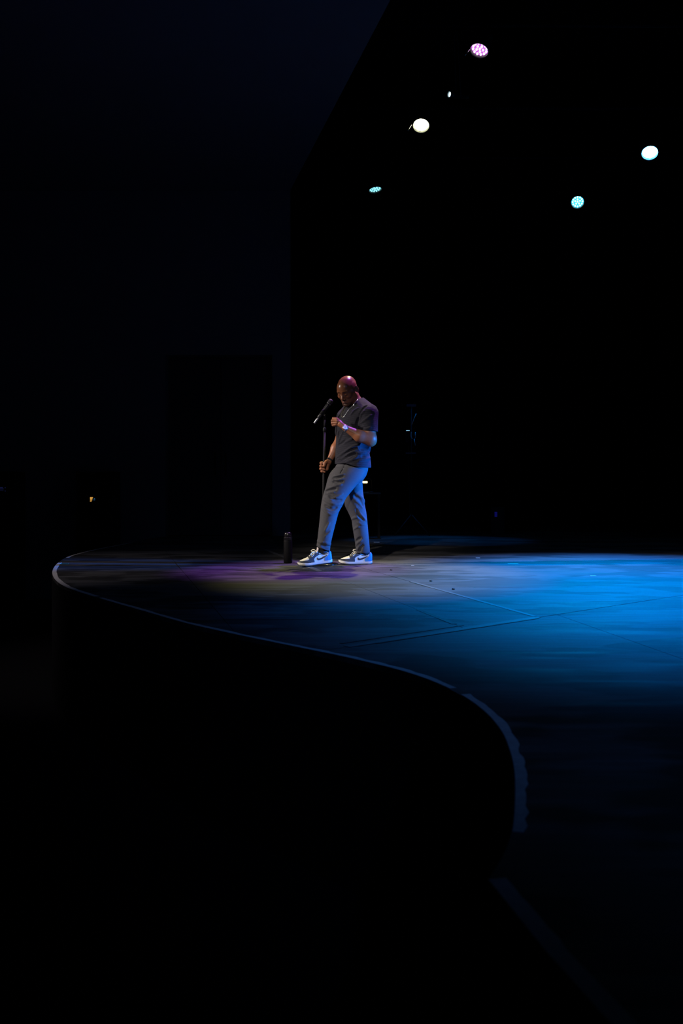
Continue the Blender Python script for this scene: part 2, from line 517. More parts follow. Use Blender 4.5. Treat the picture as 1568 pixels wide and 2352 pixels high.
def fixture(x, y, Y, dia, target, pipe_y, pipe_z, color, led, plate, power, cone, label, cable=None, blend=0.75, scale_leds=1.0):
    p = Vector(W(x, y, Y)); r = dia / 2
    root = empty('stage_lamp', p); tag(root, label, 'stage lamp', 'stage lamps on the pipes')
    n = (Vector(target) - p).normalized()
    R = n.to_track_quat('Z', 'Y').to_matrix().to_4x4()        # local +Z is the beam
    bm = bmesh.new()
    lathe(bm, [(r * 0.25, -0.25), (r * 0.8, -0.24), (r * 1.05, -0.17), (r * 1.06, -0.02), (r * 1.07, -0.012), (r * 1.02, -0.005), (r * 0.3, -0.004)], 40, R)
    from_bm('housing', bm, M_BLACK_METAL, root, True)
    bm = bmesh.new(); lathe(bm, [(r * 1.07, -0.016), (r * 1.13, -0.014), (r * 1.13, 0.034), (r * 1.09, 0.036), (r * 1.045, 0.034), (r * 1.03, 0.0), (r * 1.03, -0.004)], 40, R, False)
    from_bm('front_hood', bm, M_HOOD, root, True)
    bm = bmesh.new(); lathe(bm, [(r * 1.015, -0.003), (r * 1.015, 0.002), (r * 0.98, 0.003)], 40, R)
    from_bm('lens_plate', bm, emis('lens_glow', *plate), root)
    bm = bmesh.new()
    dots = [(0, 0)] + [(0.40 * math.cos(a), 0.40 * math.sin(a)) for a in np.arange(5) * 2 * math.pi / 5 + 0.3] + \
           [(0.80 * math.cos(a), 0.80 * math.sin(a)) for a in np.arange(12) * 2 * math.pi / 12]
    for dx, dy in dots:
        rl = r * 0.15 * scale_leds
        lathe(bm, [(rl, 0.002), (rl * 0.9, 0.014), (rl * 0.5, 0.022), (rl * 0.1, 0.024)], 10, R @ Matrix.Translation((dx * r, dy * r, 0)))
    o = from_bm('led_cluster', bm, emis('led_glow', *led), root, True); tag(o, kind='stuff')
    # yoke from the pipe to both sides of the can, with a clamp
    side = Vector((0, 0, 1)).cross(n)
    side = side.normalized() if side.length > 1e-3 else Vector((1, 0, 0))
    back = -n * 0.10
    top = Vector((0, pipe_y - Y, pipe_z - p.z))
    bm = bmesh.new()
    a = back + side * (r * 1.25); b = back - side * (r * 1.25); mid = top - Vector((0, 0, 0.10))
    tube(bm, smooth_path([a, a * 0.55 + (mid + side * r * 1.1) * 0.45, mid + side * r * 0.9, mid, mid - side * r * 0.9, b * 0.55 + (mid - side * r * 1.1) * 0.45, b], 4), 0.009, 8)
    from_bm('yoke', bm, M_BLACK_METAL, root, True)
    bm = bmesh.new(); tube(bm, [mid, top - Vector((0, 0, 0.02))], 0.014, 8)
    tube(bm, [top + Vector((-0.03, 0.0, -0.029)), top + Vector((0.03, 0, -0.029))], 0.012, 8)
    from_bm('pipe_clamp', bm, M_BLACK_METAL, root, True)
    for s in (-1, 1):
        bm = bmesh.new(); q = back + side * (s * r * 1.02)
        tube(bm, [q, q + side * (s * r * 0.36)], 0.018, 10); from_bm('tilt_knob', bm, M_BLACK_METAL, root, True)
    if cable:
        bm = bmesh.new()
        pts = [Vector(W(cx, cy, cY)) - p for cx, cy, cY in cable]
        tube(bm, smooth_path(pts, 5), 0.0045, 6)
        from_bm('safety_cable', bm, M_CHROME, root, True)
    bpy.context.view_layer.update()
    spot('lamp_beam', p + n * 0.045, target, power, color, cone, blend, r * 0.8, root)
    return root


MAG, YEL, BLU, CYN = (0.44, 0.12, 1.0), (1.0, 0.90, 0.34), (0.0, 0.22, 1.0), (0.0, 0.46, 1.0)
fixture(1102, 111, 9.0, 0.18, (0.05, 7.85, 1.15), 9.25, 5.62, MAG, ((1.0, 0.72, 1.0), 1.3), ((0.80, 0.16, 1.0), 0.8), 1500, 22,
        'magenta stage lamp, topmost of the lamps on the pipes', cable=[(1067, 128, 9.0), (1074, 119, 9.0), (1082, 108, 9.02)])
fixture(967, 285, 10.3, 0.18, (0.35, 7.2, 0.0), 10.75, 5.40, YEL, ((1.0, 1.0, 0.62), 9.0), ((1.0, 1.0, 0.55), 4.0), 780, 28,
        'yellow white stage lamp above and right of the performer', cable=[(936, 300, 10.25), (945, 286, 10.28), (953, 271, 10.3), (962, 252, 10.34), (980, 225, 10.45)])
fixture(1492, 348, 10.6, 0.18, (2.4, 7.2, 0.0), 10.75, 5.40, BLU, ((0.10, 0.50, 1.0), 40.0), ((0.05, 0.42, 1.0), 18.0), 5800, 47,
        'large bright blue stage lamp nearest the right edge of the frame', blend=1.0)
fixture(1326, 463, 13.3, 0.18, (1.9, 6.9, 0.0), 13.2, 5.72, CYN, ((0.35, 0.95, 1.0), 3.2), ((0.03, 0.62, 1.0), 1.3), 1300, 26,
        'cyan blue stage lamp low on the right with dotted diodes', blend=1.0)
fixture(861, 432, 12.9, 0.18, (1.3, 12.0, 0.0), 13.2, 5.72, (0.0, 0.26, 1.0), ((0.35, 0.95, 1.0), 1.1), ((0.0, 0.30, 0.55), 0.6), 260, 30,
        'dim cyan stage lamp lowest on the left, above the performer')
fixture(1036.5, 217.5, 9.6, 0.055, (-6.0, 5.0, 3.9), 9.25, 5.62, (0.55, 0.85, 1.0), ((0.6, 0.9, 1.0), 4.0), ((0.5, 0.8, 1.0), 1.5), 2, 14,
        'tiny pale pin lamp between the magenta and the yellow lamp')

# ------------------------------------------------------------------ signed-distance sculpting
class Field:
    def __init__(s, lo, hi, vs):
        s.lo = np.array(lo, np.float32); s.vs = vs
        s.n = np.ceil((np.array(hi) - s.lo) / vs).astype(int) + 1
        s.F = np.full(s.n, 0.5, np.float32)

    def grab(s, lo, hi, m):
        i0 = np.maximum(np.floor((np.array(lo) - m - s.lo) / s.vs).astype(int), 0)
        i1 = np.minimum(np.ceil((np.array(hi) + m - s.lo) / s.vs).astype(int) + 1, s.n)
        if np.any(i1 <= i0): return None, None
        ax = [s.lo[k] + s.vs * np.arange(i0[k], i1[k], dtype=np.float32) for k in range(3)]
        P = [ax[0][:, None, None], ax[1][None, :, None], ax[2][None, None, :]]
        return tuple(slice(a, b) for a, b in zip(i0, i1)), P

    def put(s, prim, k=0.0, op='add'):
        fn, lo, hi = prim
        sl, P = s.grab(lo, hi, k + 4 * s.vs)
        if sl is None: return
        d = fn(P).astype(np.float32); a = s.F[sl]
        if op == 'add':
            r = np.minimum(a, d)
            if k > 0: h = np.maximum(k - np.abs(a - d), 0) / k; r = r - h * h * k * 0.25
        else:
            r = np.maximum(a, -d)
            if k > 0: h = np.maximum(k - np.abs(a + d), 0) / k; r = r + h * h * k * 0.25
        s.F[sl] = r

    def sample(s, p):
        q = (np.asarray(p, np.float32) - s.lo) / s.vs
        i = np.clip(np.floor(q).astype(int), 0, s.n - 2); f = q - i
        r = 0
        for dx in (0, 1):
            for dy in (0, 1):
                for dz_ in (0, 1):
                    wgt = (f[..., 0] if dx else 1 - f[..., 0]) * (f[..., 1] if dy else 1 - f[..., 1]) * (f[..., 2] if dz_ else 1 - f[..., 2])
                    r = r + wgt * s.F[i[..., 0] + dx, i[..., 1] + dy, i[..., 2] + dz_]
        return r

    def front(s, x, y, Ya=7.4, Yb=8.4):
        """first surface point on the ray through photo pixel (x, y)"""
        Ys = np.arange(Ya, Yb, 0.002)
        pts = np.array([W(x, y, t) for t in Ys])
        v = s.sample(pts); ins = np.where(v < 0)[0]
        return pts[ins[0]] if len(ins) else None

    def mesh(s, name):
        F = s.F; S = F < 0
        c = np.zeros(np.array(F.shape) - 1, np.int8)
        for dx in (0, 1):
            for dy in (0, 1):
                for dz_ in (0, 1):
                    c += S[dx:F.shape[0] - 1 + dx, dy:F.shape[1] - 1 + dy, dz_:F.shape[2] - 1 + dz_]
        I = np.argwhere((c > 0) & (c < 8))
        idx = np.full(c.shape, -1, np.int32); idx[I[:, 0], I[:, 1], I[:, 2]] = np.arange(len(I))
        cor = [(a, b, d) for a in (0, 1) for b in (0, 1) for d in (0, 1)]
        val = {q: F[I[:, 0] + q[0], I[:, 1] + q[1], I[:, 2] + q[2]] for q in cor}
        acc = np.zeros((len(I), 3)); cnt = np.zeros(len(I))
        for q in cor:
            for ax in range(3):
                if q[ax] == 1: continue
                q2 = list(q); q2[ax] = 1; q2 = tuple(q2)
                a, b = val[q], val[q2]; m = (a < 0) != (b < 0)
                t = np.where(m, a / np.where(m, a - b, 1), 0)
                pt = np.array(q, float)[None, :].repeat(len(I), 0); pt[:, ax] = t
                acc[m] += pt[m]; cnt += m
        V = (I + acc / cnt[:, None]) * s.vs + s.lo
        quads = []
        for ax in range(3):
            sa = [slice(None)] * 3; sb = [slice(None)] * 3
            sa[ax] = slice(0, -1); sb[ax] = slice(1, None)
            A, B = S[tuple(sa)], S[tuple(sb)]
            E = np.argwhere(A != B); o1, o2 = [k for k in range(3) if k != ax]
            E = E[(E[:, o1] > 0) & (E[:, o2] > 0) & (E[:, o1] < F.shape[o1] - 1) & (E[:, o2] < F.shape[o2] - 1)]
            def at(d1, d2):
                q = E.copy(); q[:, o1] += d1; q[:, o2] += d2
                return idx[q[:, 0], q[:, 1], q[:, 2]]
            q = np.stack([at(-1, -1), at(0, -1), at(0, 0), at(-1, 0)], 1)
            flip = A[E[:, 0], E[:, 1], E[:, 2]]
            if ax == 1: flip = ~flip
            q[~flip] = q[~flip][:, ::-1]
            quads.append(q)
        return V, np.concatenate(quads)


def cone(a, b, ra, rb=None):
    a = np.array(a, float); b = np.array(b, float); rb = ra if rb is None else rb
    ab = b - a; L2 = max(float(ab @ ab), 1e-12)
    def fn(P):
        t = np.clip(((P[0] - a[0]) * ab[0] + (P[1] - a[1]) * ab[1] + (P[2] - a[2]) * ab[2]) / L2, 0, 1)
        return np.sqrt((P[0] - a[0] - t * ab[0]) ** 2 + (P[1] - a[1] - t * ab[1]) ** 2 + (P[2] - a[2] - t * ab[2]) ** 2) - (ra + (rb - ra) * t)
    r = max(ra, rb)
    return fn, np.minimum(a, b) - r, np.maximum(a, b) + r


def ell(c, r, R=None):
    c = np.array(c, float); r = np.array(r, float); R = np.eye(3) if R is None else np.array(R)
    def fn(P):
        D = [P[k] - c[k] for k in range(3)]
        q = [(D[0] * R[0][k] + D[1] * R[1][k] + D[2] * R[2][k]) for k in range(3)]     # R columns = local axes
        k0 = np.sqrt(sum((q[k] / r[k]) ** 2 for k in range(3)))
        k1 = np.sqrt(sum((q[k] / r[k] ** 2) ** 2 for k in range(3))) + 1e-9
        return k0 * (k0 - 1) / k1
    m = float(r.max())
    return fn, c - m, c + m


def loft(rows, z0, z1, e=2.0):
    """rows of (z, cx, cy, a, b, yaw): horizontal superellipses stacked up; smooth in between"""
    rows = sorted(rows); A = np.array(rows, float)
    zs = np.linspace(A[0, 0], A[-1, 0], 120)
    T = np.stack([np.interp(zs, A[:, 0], A[:, k]) for k in range(1, 6)], 1)
    ker = np.hanning(13); ker /= ker.sum()
    Tp = np.pad(T, ((6, 6), (0, 0)), mode='edge')
    # keep the slope at the ends
    T = np.stack([np.convolve(Tp[:, k], ker, 'valid') for k in range(5)], 1)
    def fn(P):
        Z = P[2]
        g = [np.interp(Z.ravel(), zs, T[:, k]).reshape(Z.shape) for k in range(5)]
        dx, dy = P[0] - g[0], P[1] - g[1]
        cs, sn = np.cos(g[4]), np.sin(g[4])
        u = (dx * cs + dy * sn) / g[2]; v = (-dx * sn + dy * cs) / g[3]
        rho = (np.abs(u) ** e + np.abs(v) ** e) ** (1 / e)
        d = (rho - 1) * np.minimum(g[2], g[3])
        return np.maximum(np.maximum(d, z0 - Z), Z - z1)
    m = max(A[:, 3].max(), A[:, 4].max())
    return fn, (A[:, 1].min() - m, A[:, 2].min() - m, z0), (A[:, 1].max() + m, A[:, 2].max() + m, z1)


def half(p, n):
    """everything on the side n points to"""
    p = np.array(p, float); n = np.array(n, float); n /= np.linalg.norm(n)
    return (lambda P: -((P[0] - p[0]) * n[0] + (P[1] - p[1]) * n[1] + (P[2] - p[2]) * n[2])), (-9, -9, -9), (9, 9, 9)


def chain(f, pts, radii, k=0.0, op='add'):
    for (a, b, ra, rb) in zip(pts, pts[1:], radii, radii[1:]): f.put(cone(a, b, ra, rb), k, op)


def fold(f, px, r=0.007, k=0.013, op='add', sink=0.5, taper=True):
    """ridge (or groove) laid on the surface along photo pixels"""
    path = smooth_path(px, 5); pts = []; r = r * (0.8 if op == 'add' else 0.5)
    for x, y in path:
        p = f.front(x, y)
        if p is not None: pts.append(p + np.array([0, r * sink, 0]))
    n = len(pts)
    if n < 2: return
    rr = [r * (0.35 + 0.65 * math.sin(math.pi * (i + 0.5) / n)) if taper else r for i in range(n)]
    chain(f, pts, rr, k, op)


def px_rows(tab, Y, b, yaw=0.0, kx=1.0):
    """table of (row, left px, right px[, half depth[, Y]]) -> loft rows"""
    out = []
    for r in tab:
        y, l, rt = r[:3]; bb = r[3] if len(r) > 3 else b; YY = r[4] if len(r) > 4 else Y
        c = W((l + rt) / 2, y, YY); out.append((c[2], c[0], YY, (rt - l) / 2 / F_PX * YY * kx, bb, yaw))
    return out


def mesh_obj(name, f, m, parent, origin, smooth=1):
    V, Q = f.mesh(name)
    me = np_mesh(name, V - origin, Q)
    o = link(name, me, m, None)
    return o, V


ORG = np.array([0.10, 8.0, 0.0])
Z1 = lambda zx, zy: (690 + zx / 6.817, 850 + zy / 6.817)       # pixel readers for two enlargements of the photo
Z2 = lambda zx, zy: (640 + zx / 6.031, 1060 + zy / 6.031)

# ------------------------------------------------------------------ cloth materials


def fabric(name, color, rib=None, weave=600.0, rough=0.85, noise=0.15):
    m = mat(name, color, rough, 0, noise, 60)
    nt = m.node_tree; b = nt.nodes['Principled BSDF']; L = nt.links.new; N = nt.nodes.new
    b.inputs['Sheen Weight'].default_value = 0.02
    b.inputs['Specular IOR Level'].default_value = 0.25
    tc = N('ShaderNodeTexCoord')
    nz = N('ShaderNodeTexNoise'); nz.inputs['Scale'].default_value = weave; L(tc.outputs['Object'], nz.inputs['Vector'])
    bp = N('ShaderNodeBump'); bp.inputs['Strength'].default_value = 0.3; bp.inputs['Distance'].default_value = 0.001
    L(nz.outputs[0], bp.inputs['Height'])
    if rib:
        wv = N('ShaderNodeTexWave'); wv.bands_direction = 'Z'; wv.wave_profile = 'SIN'
        wv.inputs['Scale'].default_value = rib; wv.inputs['Distortion'].default_value = 0.9
        wv.inputs['Detail'].default_value = 1.0; wv.inputs['Detail Scale'].default_value = 0.15
        L(tc.outputs['Object'], wv.inputs['Vector'])
        b2 = N('ShaderNodeBump'); b2.inputs['Strength'].default_value = 0.9; b2.inputs['Distance'].default_value = 0.004
        L(wv.outputs[1], b2.inputs['Height']); L(bp.outputs[0], b2.inputs['Normal']); L(b2.outputs[0], b.inputs['Normal'])
        mx = N('ShaderNodeMix'); mx.data_type = 'RGBA'
        mx.inputs[6].default_value = (*[c * 0.35 for c in color], 1); mx.inputs[7].default_value = (*[c * 1.5 for c in color], 1)
        L(wv.outputs[1], mx.inputs[0]); L(mx.outputs[2], b.inputs['Base Color'])
    else:
        L(bp.outputs[0], b.inputs['Normal'])
    return m


M_SHIRT = fabric('ribbed_charcoal_knit', (0.019, 0.019, 0.030), rib=62.0)
M_PANTS = fabric('grey_twill', (0.047, 0.0465, 0.051), weave=900)

# ------------------------------------------------------------------ trousers
f = Field((-0.30, 7.60, 0.05), (0.38, 8.34, 1.06), 0.0042)
near_leg = [(1070, 772, 836, .085, 7.945), (1085, 758, 838, .105, 7.92), (1100, 752, 832, .10, 7.90), (1115, 748.5, 818, .095, 7.89), (1130, 744, 806, .09, 7.88),
            (1145, 739.5, 793.5, .085, 7.87), (1160, 737, 787, .08, 7.86), (1176, 735.5, 777.6, .076, 7.85), (1201, 733, 771, .073, 7.84),
            (1232, 729.5, 763, .066, 7.825), (1251, 727, 759, .062, 7.815), (1270, 725, 757, .06, 7.81)]
rear_leg = [(1070, 790, 846, .10, 8.07), (1085, 792, 842, .105, 8.07), (1101, 792, 832, .10, 8.07), (1126, 793, 833, .092, 8.065), (1143, 790.5, 835, .086, 8.06),
            (1160, 790, 837.5, .08, 8.06), (1177, 799.5, 841, .075, 8.055), (1194, 807.5, 843, .07, 8.05), (1209, 809, 844.3, .068, 8.05),
            (1239, 814, 847, .063, 8.05), (1256, 816.5, 848.5, .06, 8.05), (1275, 818, 850, .06, 8.05)]
pelvis = [(1040, 779, 843, .105, 8.0), (1060, 777, 844, .110, 8.0), (1070, 771, 845, .116, 8.0), (1080, 766, 845, .12, 8.0), (1092, 763, 841, .118, 7.99), (1104, 768, 833, .09, 7.98), (1112, 780, 822, .05, 7.98)]
f.put(loft(px_rows(near_leg, 7.9, .1), W(0, 1268, 7.81)[2], W(0, 1074, 7.93)[2]))
f.put(loft(px_rows(rear_leg, 8.05, .1), W(0, 1273, 8.05)[2], W(0, 1070, 8.07)[2]), 0.012)
f.put(loft(px_rows(pelvis, 8.0, .12), W(0, 1112, 8)[2], W(0, 1045, 8)[2]), 0.02)
# folds read off the photograph (ridges first, then grooves)
for pts, r in (([(760, 205), (830, 195), (900, 178)], .006), ([(755, 255), (820, 258), (890, 235)], .006), ([(760, 305), (820, 325), (870, 318)], .006),
               ([(650, 395), (720, 360), (800, 335)], .007), ([(640, 455), (710, 430), (770, 425)], .006),
               ([(618, 515), (680, 560), (780, 592), (885, 588)], .010), ([(600, 640), (660, 705), (730, 735), (830, 690)], .009),
               ([(740, 520), (810, 490), (880, 450)], .008), ([(640, 960), (670, 905), (700, 850)], .007), ([(640, 1040), (690, 1000), (720, 960)], .006),
               ([(535, 1160), (590, 1210), (660, 1240)], .009), ([(640, 1120), (690, 1150), (715, 1140)], .008), ([(530, 1090), (570, 1120), (620, 1120)], .006),
               ([(1040, 420), (1110, 465), (1165, 520), (1180, 570)], .010), ([(1055, 540), (1110, 580), (1160, 650)], .007),
               ([(1065, 620), (1110, 710), (1165, 775), (1215, 830)], .010), ([(1010, 800), (1060, 775), (1110, 775)], .008), ([(1030, 950), (1070, 920), (1110, 900)], .005),
               ([(1060, 1175), (1100, 1125), (1150, 1090)], .008), ([(1070, 1225), (1115, 1200), (1145, 1150)], .008), ([(1090, 840), (1140, 870), (1190, 870)], .007)):
    fold(f, [Z2(*p) for p in pts], r)
for pts, r in (([(700, 480), (780, 535), (870, 540)], .007), ([(640, 610), (720, 660), (800, 640)], .007), ([(755, 232), (820, 228), (885, 205)], .005),
               ([(755, 280), (820, 290), (880, 275)], .005), ([(600, 1160), (650, 1185), (710, 1180)], .007),
               ([(1050, 480), (1120, 530), (1165, 600)], .008), ([(1075, 660), (1115, 750), (1170, 810)], .006), 
               ([(1120, 1250), (1130, 1200), (1160, 1160)], .006), ([(1045, 1130), (1090, 1090), (1130, 1060)], .006), ([(650, 420), (730, 395), (790, 380)], .005)):
    fold(f, [Z2(*p) for p in pts], r, 0.02, 'sub', 0.1)
# slanted pocket opening on the near hip
fold(f, [Z2(905, 45), Z2(885, 100), Z2(850, 160)], 0.006, 0.006, 'sub', 0.2, False)
# cuffs cut on the slope they hang at, and hollowed a little
pa, pb = W(725, 1254.5, 7.81), W(757, 1265.5, 7.81)
t = pb - pa
inner = cone(W(743, 1256, 7.812), W(741, 1280, 7.808), 0.034)
nrm = np.array([t[2], 0, -t[0]]); nrm = nrm if nrm[2] < 0 else -nrm
# only near the near cuff: limit the cut to x < 0.0
cutter = half(pa, nrm)
cf = cutter[0]
f.put((lambda P: np.maximum(cf(P), P[0] - 0.02 + 0 * P[1]), (-0.4, 7.5, 0.0), (0.02, 8.4, 0.25)), 0, 'sub')
f.put(inner, 0.004, 'sub')
qa = W(834, 1270, 8.05)
f.put((lambda P: np.maximum(P[2] - qa[2] + 0 * P[0] + 0 * P[1], 0.06 - P[0]), (0.06, 7.5, 0.0), (0.5, 8.4, qa[2])), 0, 'sub')
f.put(cone(W(833.5, 1262, 8.05), W(834.5, 1285, 8.05), 0.036), 0.004, 'sub')
for ax in range(3):                                          # soften the folds a little
    for _ in range(1):
        g = f.F; f.F = (np.roll(g, 1, ax) + 2 * g + np.roll(g, -1, ax)) / 4
F_PANTS = f
trousers, _ = mesh_obj('trousers', f, M_PANTS, None, ORG)

# dark strip that paints the shade inside the slanted near pocket
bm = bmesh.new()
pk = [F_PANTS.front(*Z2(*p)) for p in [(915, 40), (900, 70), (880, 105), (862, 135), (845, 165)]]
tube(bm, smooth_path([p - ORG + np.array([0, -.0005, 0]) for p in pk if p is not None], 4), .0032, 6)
pocket = from_bm('pocket_shade_strip', bm, mat('pocket_painted_shade', (0.008, 0.008, 0.010), 0.9), trousers, True)

# ------------------------------------------------------------------ shirt
YAW = math.radians(-50)      # long axis of the chest runs from the near left shoulder to the far right one
f = Field((-0.20, 7.62, 0.80), (0.44, 8.36, 1.62), 0.0038)


def torso_rows(tab):
    out = []
    for y, l, r_, ratio in tab:
        Y = 8.0; c = W((l + r_) / 2, y, Y); h = (r_ - l) / 2 / F_PX * Y
        cs, sn = math.cos(YAW), math.sin(YAW)
        Wd = h / math.sqrt(cs * cs + sn * sn / ratio ** 2)
        out.append((c[2], c[0], Y, Wd, Wd / ratio, YAW))
    return out


tab = [(908, 815, 831, 1.2), (914, 811, 834, 1.3), (922, 802, 843, 1.6), (931, 793, 851, 1.8), (940, 784, 857, 1.8), (950, 776.5, 860, 1.7), (962, 772, 861, 1.55), (980, 770.5, 859, 1.45),
       (1000, 771.5, 856, 1.4), (1020, 770.8, 851, 1.35), (1040, 769.5, 847.5, 1.35), (1055, 769, 850, 1.32), (1066, 768.5, 851.5, 1.3), (1090, 768.5, 851.5, 1.3)]
f.put(loft(torso_rows(tab), W(0, 1082, 8)[2], W(0, 914, 8)[2]))
# shoulders and sleeves
SH_N, EL_N = W(848, 952, 7.84), W(848.5, 1006, 7.80)
SH_F, EL_F = W(790, 957, 8.13), W(781.5, 1008, 8.13)
slv = W(848.3, 991.0, 7.808)
f.put(cone(W(828, 930, 7.93), W(847, 947, 7.85), 0.052, 0.070), 0.05)
f.put(cone(SH_N + np.array([0, 0, .008]), W(848.3, 996, 7.805), 0.079, 0.0745), 0.028)
f.put(cone(W(800, 940, 8.08), SH_F, 0.045, 0.062), 0.04)
f.put(cone(SH_F, W(784, 992, 8.13), 0.062, 0.062), 0.02)
# folds
for pts, r in (([(905, 1165), (820, 1200), (740, 1250), (640, 1320), (560, 1385)], .007), ([(860, 1268), (790, 1285), (700, 1330), (580, 1410)], .007), ([(870, 1290), (940, 1300), (1010, 1295)], .006),
               ([(600, 955), (590, 1040), (600, 1100)], .006), ([(660, 980), (625, 1060), (600, 1130)], .006), ([(880, 1010), (800, 1080), (690, 1140)], .007),
               ([(1090, 1205), (1060, 1290), (1000, 1330)], .008), ([(1085, 1370), (1000, 1400), (900, 1420)], .007), ([(900, 1350), (800, 1410), (720, 1440)], .005),
               ([(1110, 700), (1060, 745), (990, 800), (950, 830)], .006), ([(1000, 640), (950, 700), (925, 760)], .006), ([(1100, 900), (1040, 920), (980, 930)], .004),
               ([(900, 600), (840, 640), (790, 700)], .005)):
    fold(f, [Z1(*p) for p in pts], r, 0.016)
for pts, r in (([(905, 760), (880, 850), (900, 950)], .010), ([(870, 1220), (760, 1270), (620, 1370)], .006), ([(920, 1200), (960, 1250), (1050, 1270)], .007), ([(1095, 1235), (1040, 1320), (960, 1350)], .006),
               ([(860, 1310), (780, 1340), (640, 1420)], .005), ([(700, 1100), (640, 1150), (590, 1180)], .006), ([(1030, 560), (980, 600), (930, 680), (910, 750)], .004)):
    fold(f, [Z1(*p) for p in pts], r, 0.018, 'sub', 0.1)
# neck hole, notch, sleeve ends and hem
NK0, NK1 = W(818, 938, 7.985), W(808, 900, 7.955)
f.put(cone(W(819, 926, 7.99), W(806, 893, 7.94), 0.068, 0.075), 0.01, 'sub')
fr = f.front(*Z1(705, 640))
f.put(cone(W(792, 933, 7.90), W(791, 953, 7.885), 0.016, 0.004), 0.004, 'sub')
f.put((lambda P: np.maximum(P[2] - slv[2] + 0.06 * (P[0] - slv[0]) + 0 * P[1], np.sqrt((P[0] - slv[0]) ** 2 + (P[1] - slv[1]) ** 2) - 0.094), slv - np.array([.1, .1, .14]), slv + np.array([.1, .1, 0.0])), 0, 'sub')
f.put(cone(W(848.3, 984, 7.81), W(848.3, 1006, 7.80), 0.0675), 0.003, 'sub')
fs_z = W(0, 986, 8.13)[2]
hem_a, hem_b, hem_c = W(768, 1066, 7.95), W(794, 1064, 7.85), W(850, 1074.5, 8.0)


def hem_fn(P):
    h = np.interp((P[0] + 0 * P[1] + 0 * P[2]).ravel(), [hem_a[0], hem_b[0], W(822, 0, 7.9)[0], hem_c[0]], [hem_a[2], hem_b[2], W(0, 1074, 7.88)[2], hem_c[2]]).reshape(np.broadcast(P[0], P[1], P[2]).shape)
    return P[2] - h


f.put((hem_fn, (-0.3, 7.6, 0.75), (0.5, 8.4, 0.98)), 0.004, 'sub')
# turned band along the sleeve end
F_SHIRT = f
shirt, _ = mesh_obj('shirt', f, M_SHIRT, None, ORG)

# ------------------------------------------------------------------ body: head, neck, arms and hands in one surface
f = Field((-0.26, 7.62, 0.815), (0.38, 8.26, 1.77), 0.0026)
HC, HS = W(797.2, 894.8, 7.955), 1.06
psi, the = math.radians(33), math.radians(31)
fh = np.array([-math.sin(psi), -math.cos(psi), 0]); Zv = np.array([0, 0, 1.0])
hy = fh * math.cos(the) - Zv * math.sin(the); hz = fh * math.sin(the) + Zv * math.cos(the); hx = np.cross(hy, hz)
HR = np.stack([hx, hy, hz], 1)
hp = lambda x, y, z: HC + HR @ (np.array([x, y, z]) * HS)


def hell(c, r, k, op='add', rot=None):
    R = HR if rot is None else HR @ np.array(Matrix.Rotation(rot[1], 3, rot[0]))
    f.put(ell(hp(*c), np.array(r) * HS, R), k, op)


def hcone(a, b, ra, rb, k, op='add'):
    f.put(cone(hp(*a), hp(*b), ra * HS, rb * HS), k, op)


# trunk inside the shirt, neck
f.put(ell(W(815, 985, 8.0), (.15, .11, .20), [[.643, .766, 0], [-.766, .643, 0], [0, 0, 1]]), 0)
f.put(cone(W(812, 1035, 8.0), W(812, 1050, 8.0), .10, .08), 0.06)
f.put(cone(W(826, 930, 7.99), W(846, 947, 7.87), .05, .055), 0.05)
f.put(cone(W(808, 932, 8.06), SH_F, .045, .05), 0.05)
f.put(cone(W(820, 932, 8.0), HC + HR @ np.array([0, -.035, -.045]), .064, .062), 0.035)
hcone((0, -.02, -.05), (0, .03, -.085), .05, .035, .03)
# skull and face
hell((0, -.012, .030), (.0765, .098, .084), 0.0)
hell((0, .040, .012), (.064, .058, .066), .03)
hell((0, .036, -.040), (.057, .056, .066), .03)
for s in (-1, 1):
    hcone((s * .052, .004, -.052), (s * .020, .072, -.098), .024, .020, .025)
    hell((s * .043, .066, -.028), (.022, .020, .018), .02)
    hcone((s * .012, .091, .016), (s * .046, .078, .017), .0085, .008, .014)
    hell((s * .068, -.006, .018), (.012, .04, .035), .02)
hell((0, .078, -.106), (.024, .018, .018), .02)
for s in (-1, 1):
    hell((s * .031, .101, -.002), (.019, .014, .0125), .014, 'sub')
    f.put(ell(hp(s * .031, .0800, -.0045), np.array([.0145, .0135, .0135]) * HS, HR), 0.003)
    hcone((s * .018, .0930, -.0105), (s * .044, .0875, -.0095), .0025, .0022, .004)
# nose
hcone((0, .088, .004), (0, .113, -.032), .0075, .0115, .012)
hell((0, .114, -.036), (.012, .011, .0095), .006)
for s in (-1, 1):
    hell((s * .0135, .103, -.044), (.0095, .011, .008), .006)
    hell((s * .0075, .107, -.0525), (.0042, .006, .004), .003, 'sub')
# mouth
hell((0, .086, -.070), (.028, .018, .020), .014)
hcone((-.020, .0905, -.0685), (0, .1015, -.0655), .0048, .0062, .006); hcone((.020, .0905, -.0685), (0, .1015, -.0655), .0048, .0062, .006)
hcone((-.017, .0915, -.0785), (.017, .0915, -.0785), .006, .006, .006); hell((0, .0965, -.0785), (.015, .0075, .0066), .005)
hcone((-.023, .0935, -.0730), (0, .1055, -.0722), .0013, .0017, .002, 'sub'); hcone((.023, .0935, -.0730), (0, .1055, -.0722), .0013, .0017, .002, 'sub')
hcone((-.012, .098, -.0885), (.012, .098, -.0885), .004, .004, .008, 'sub')
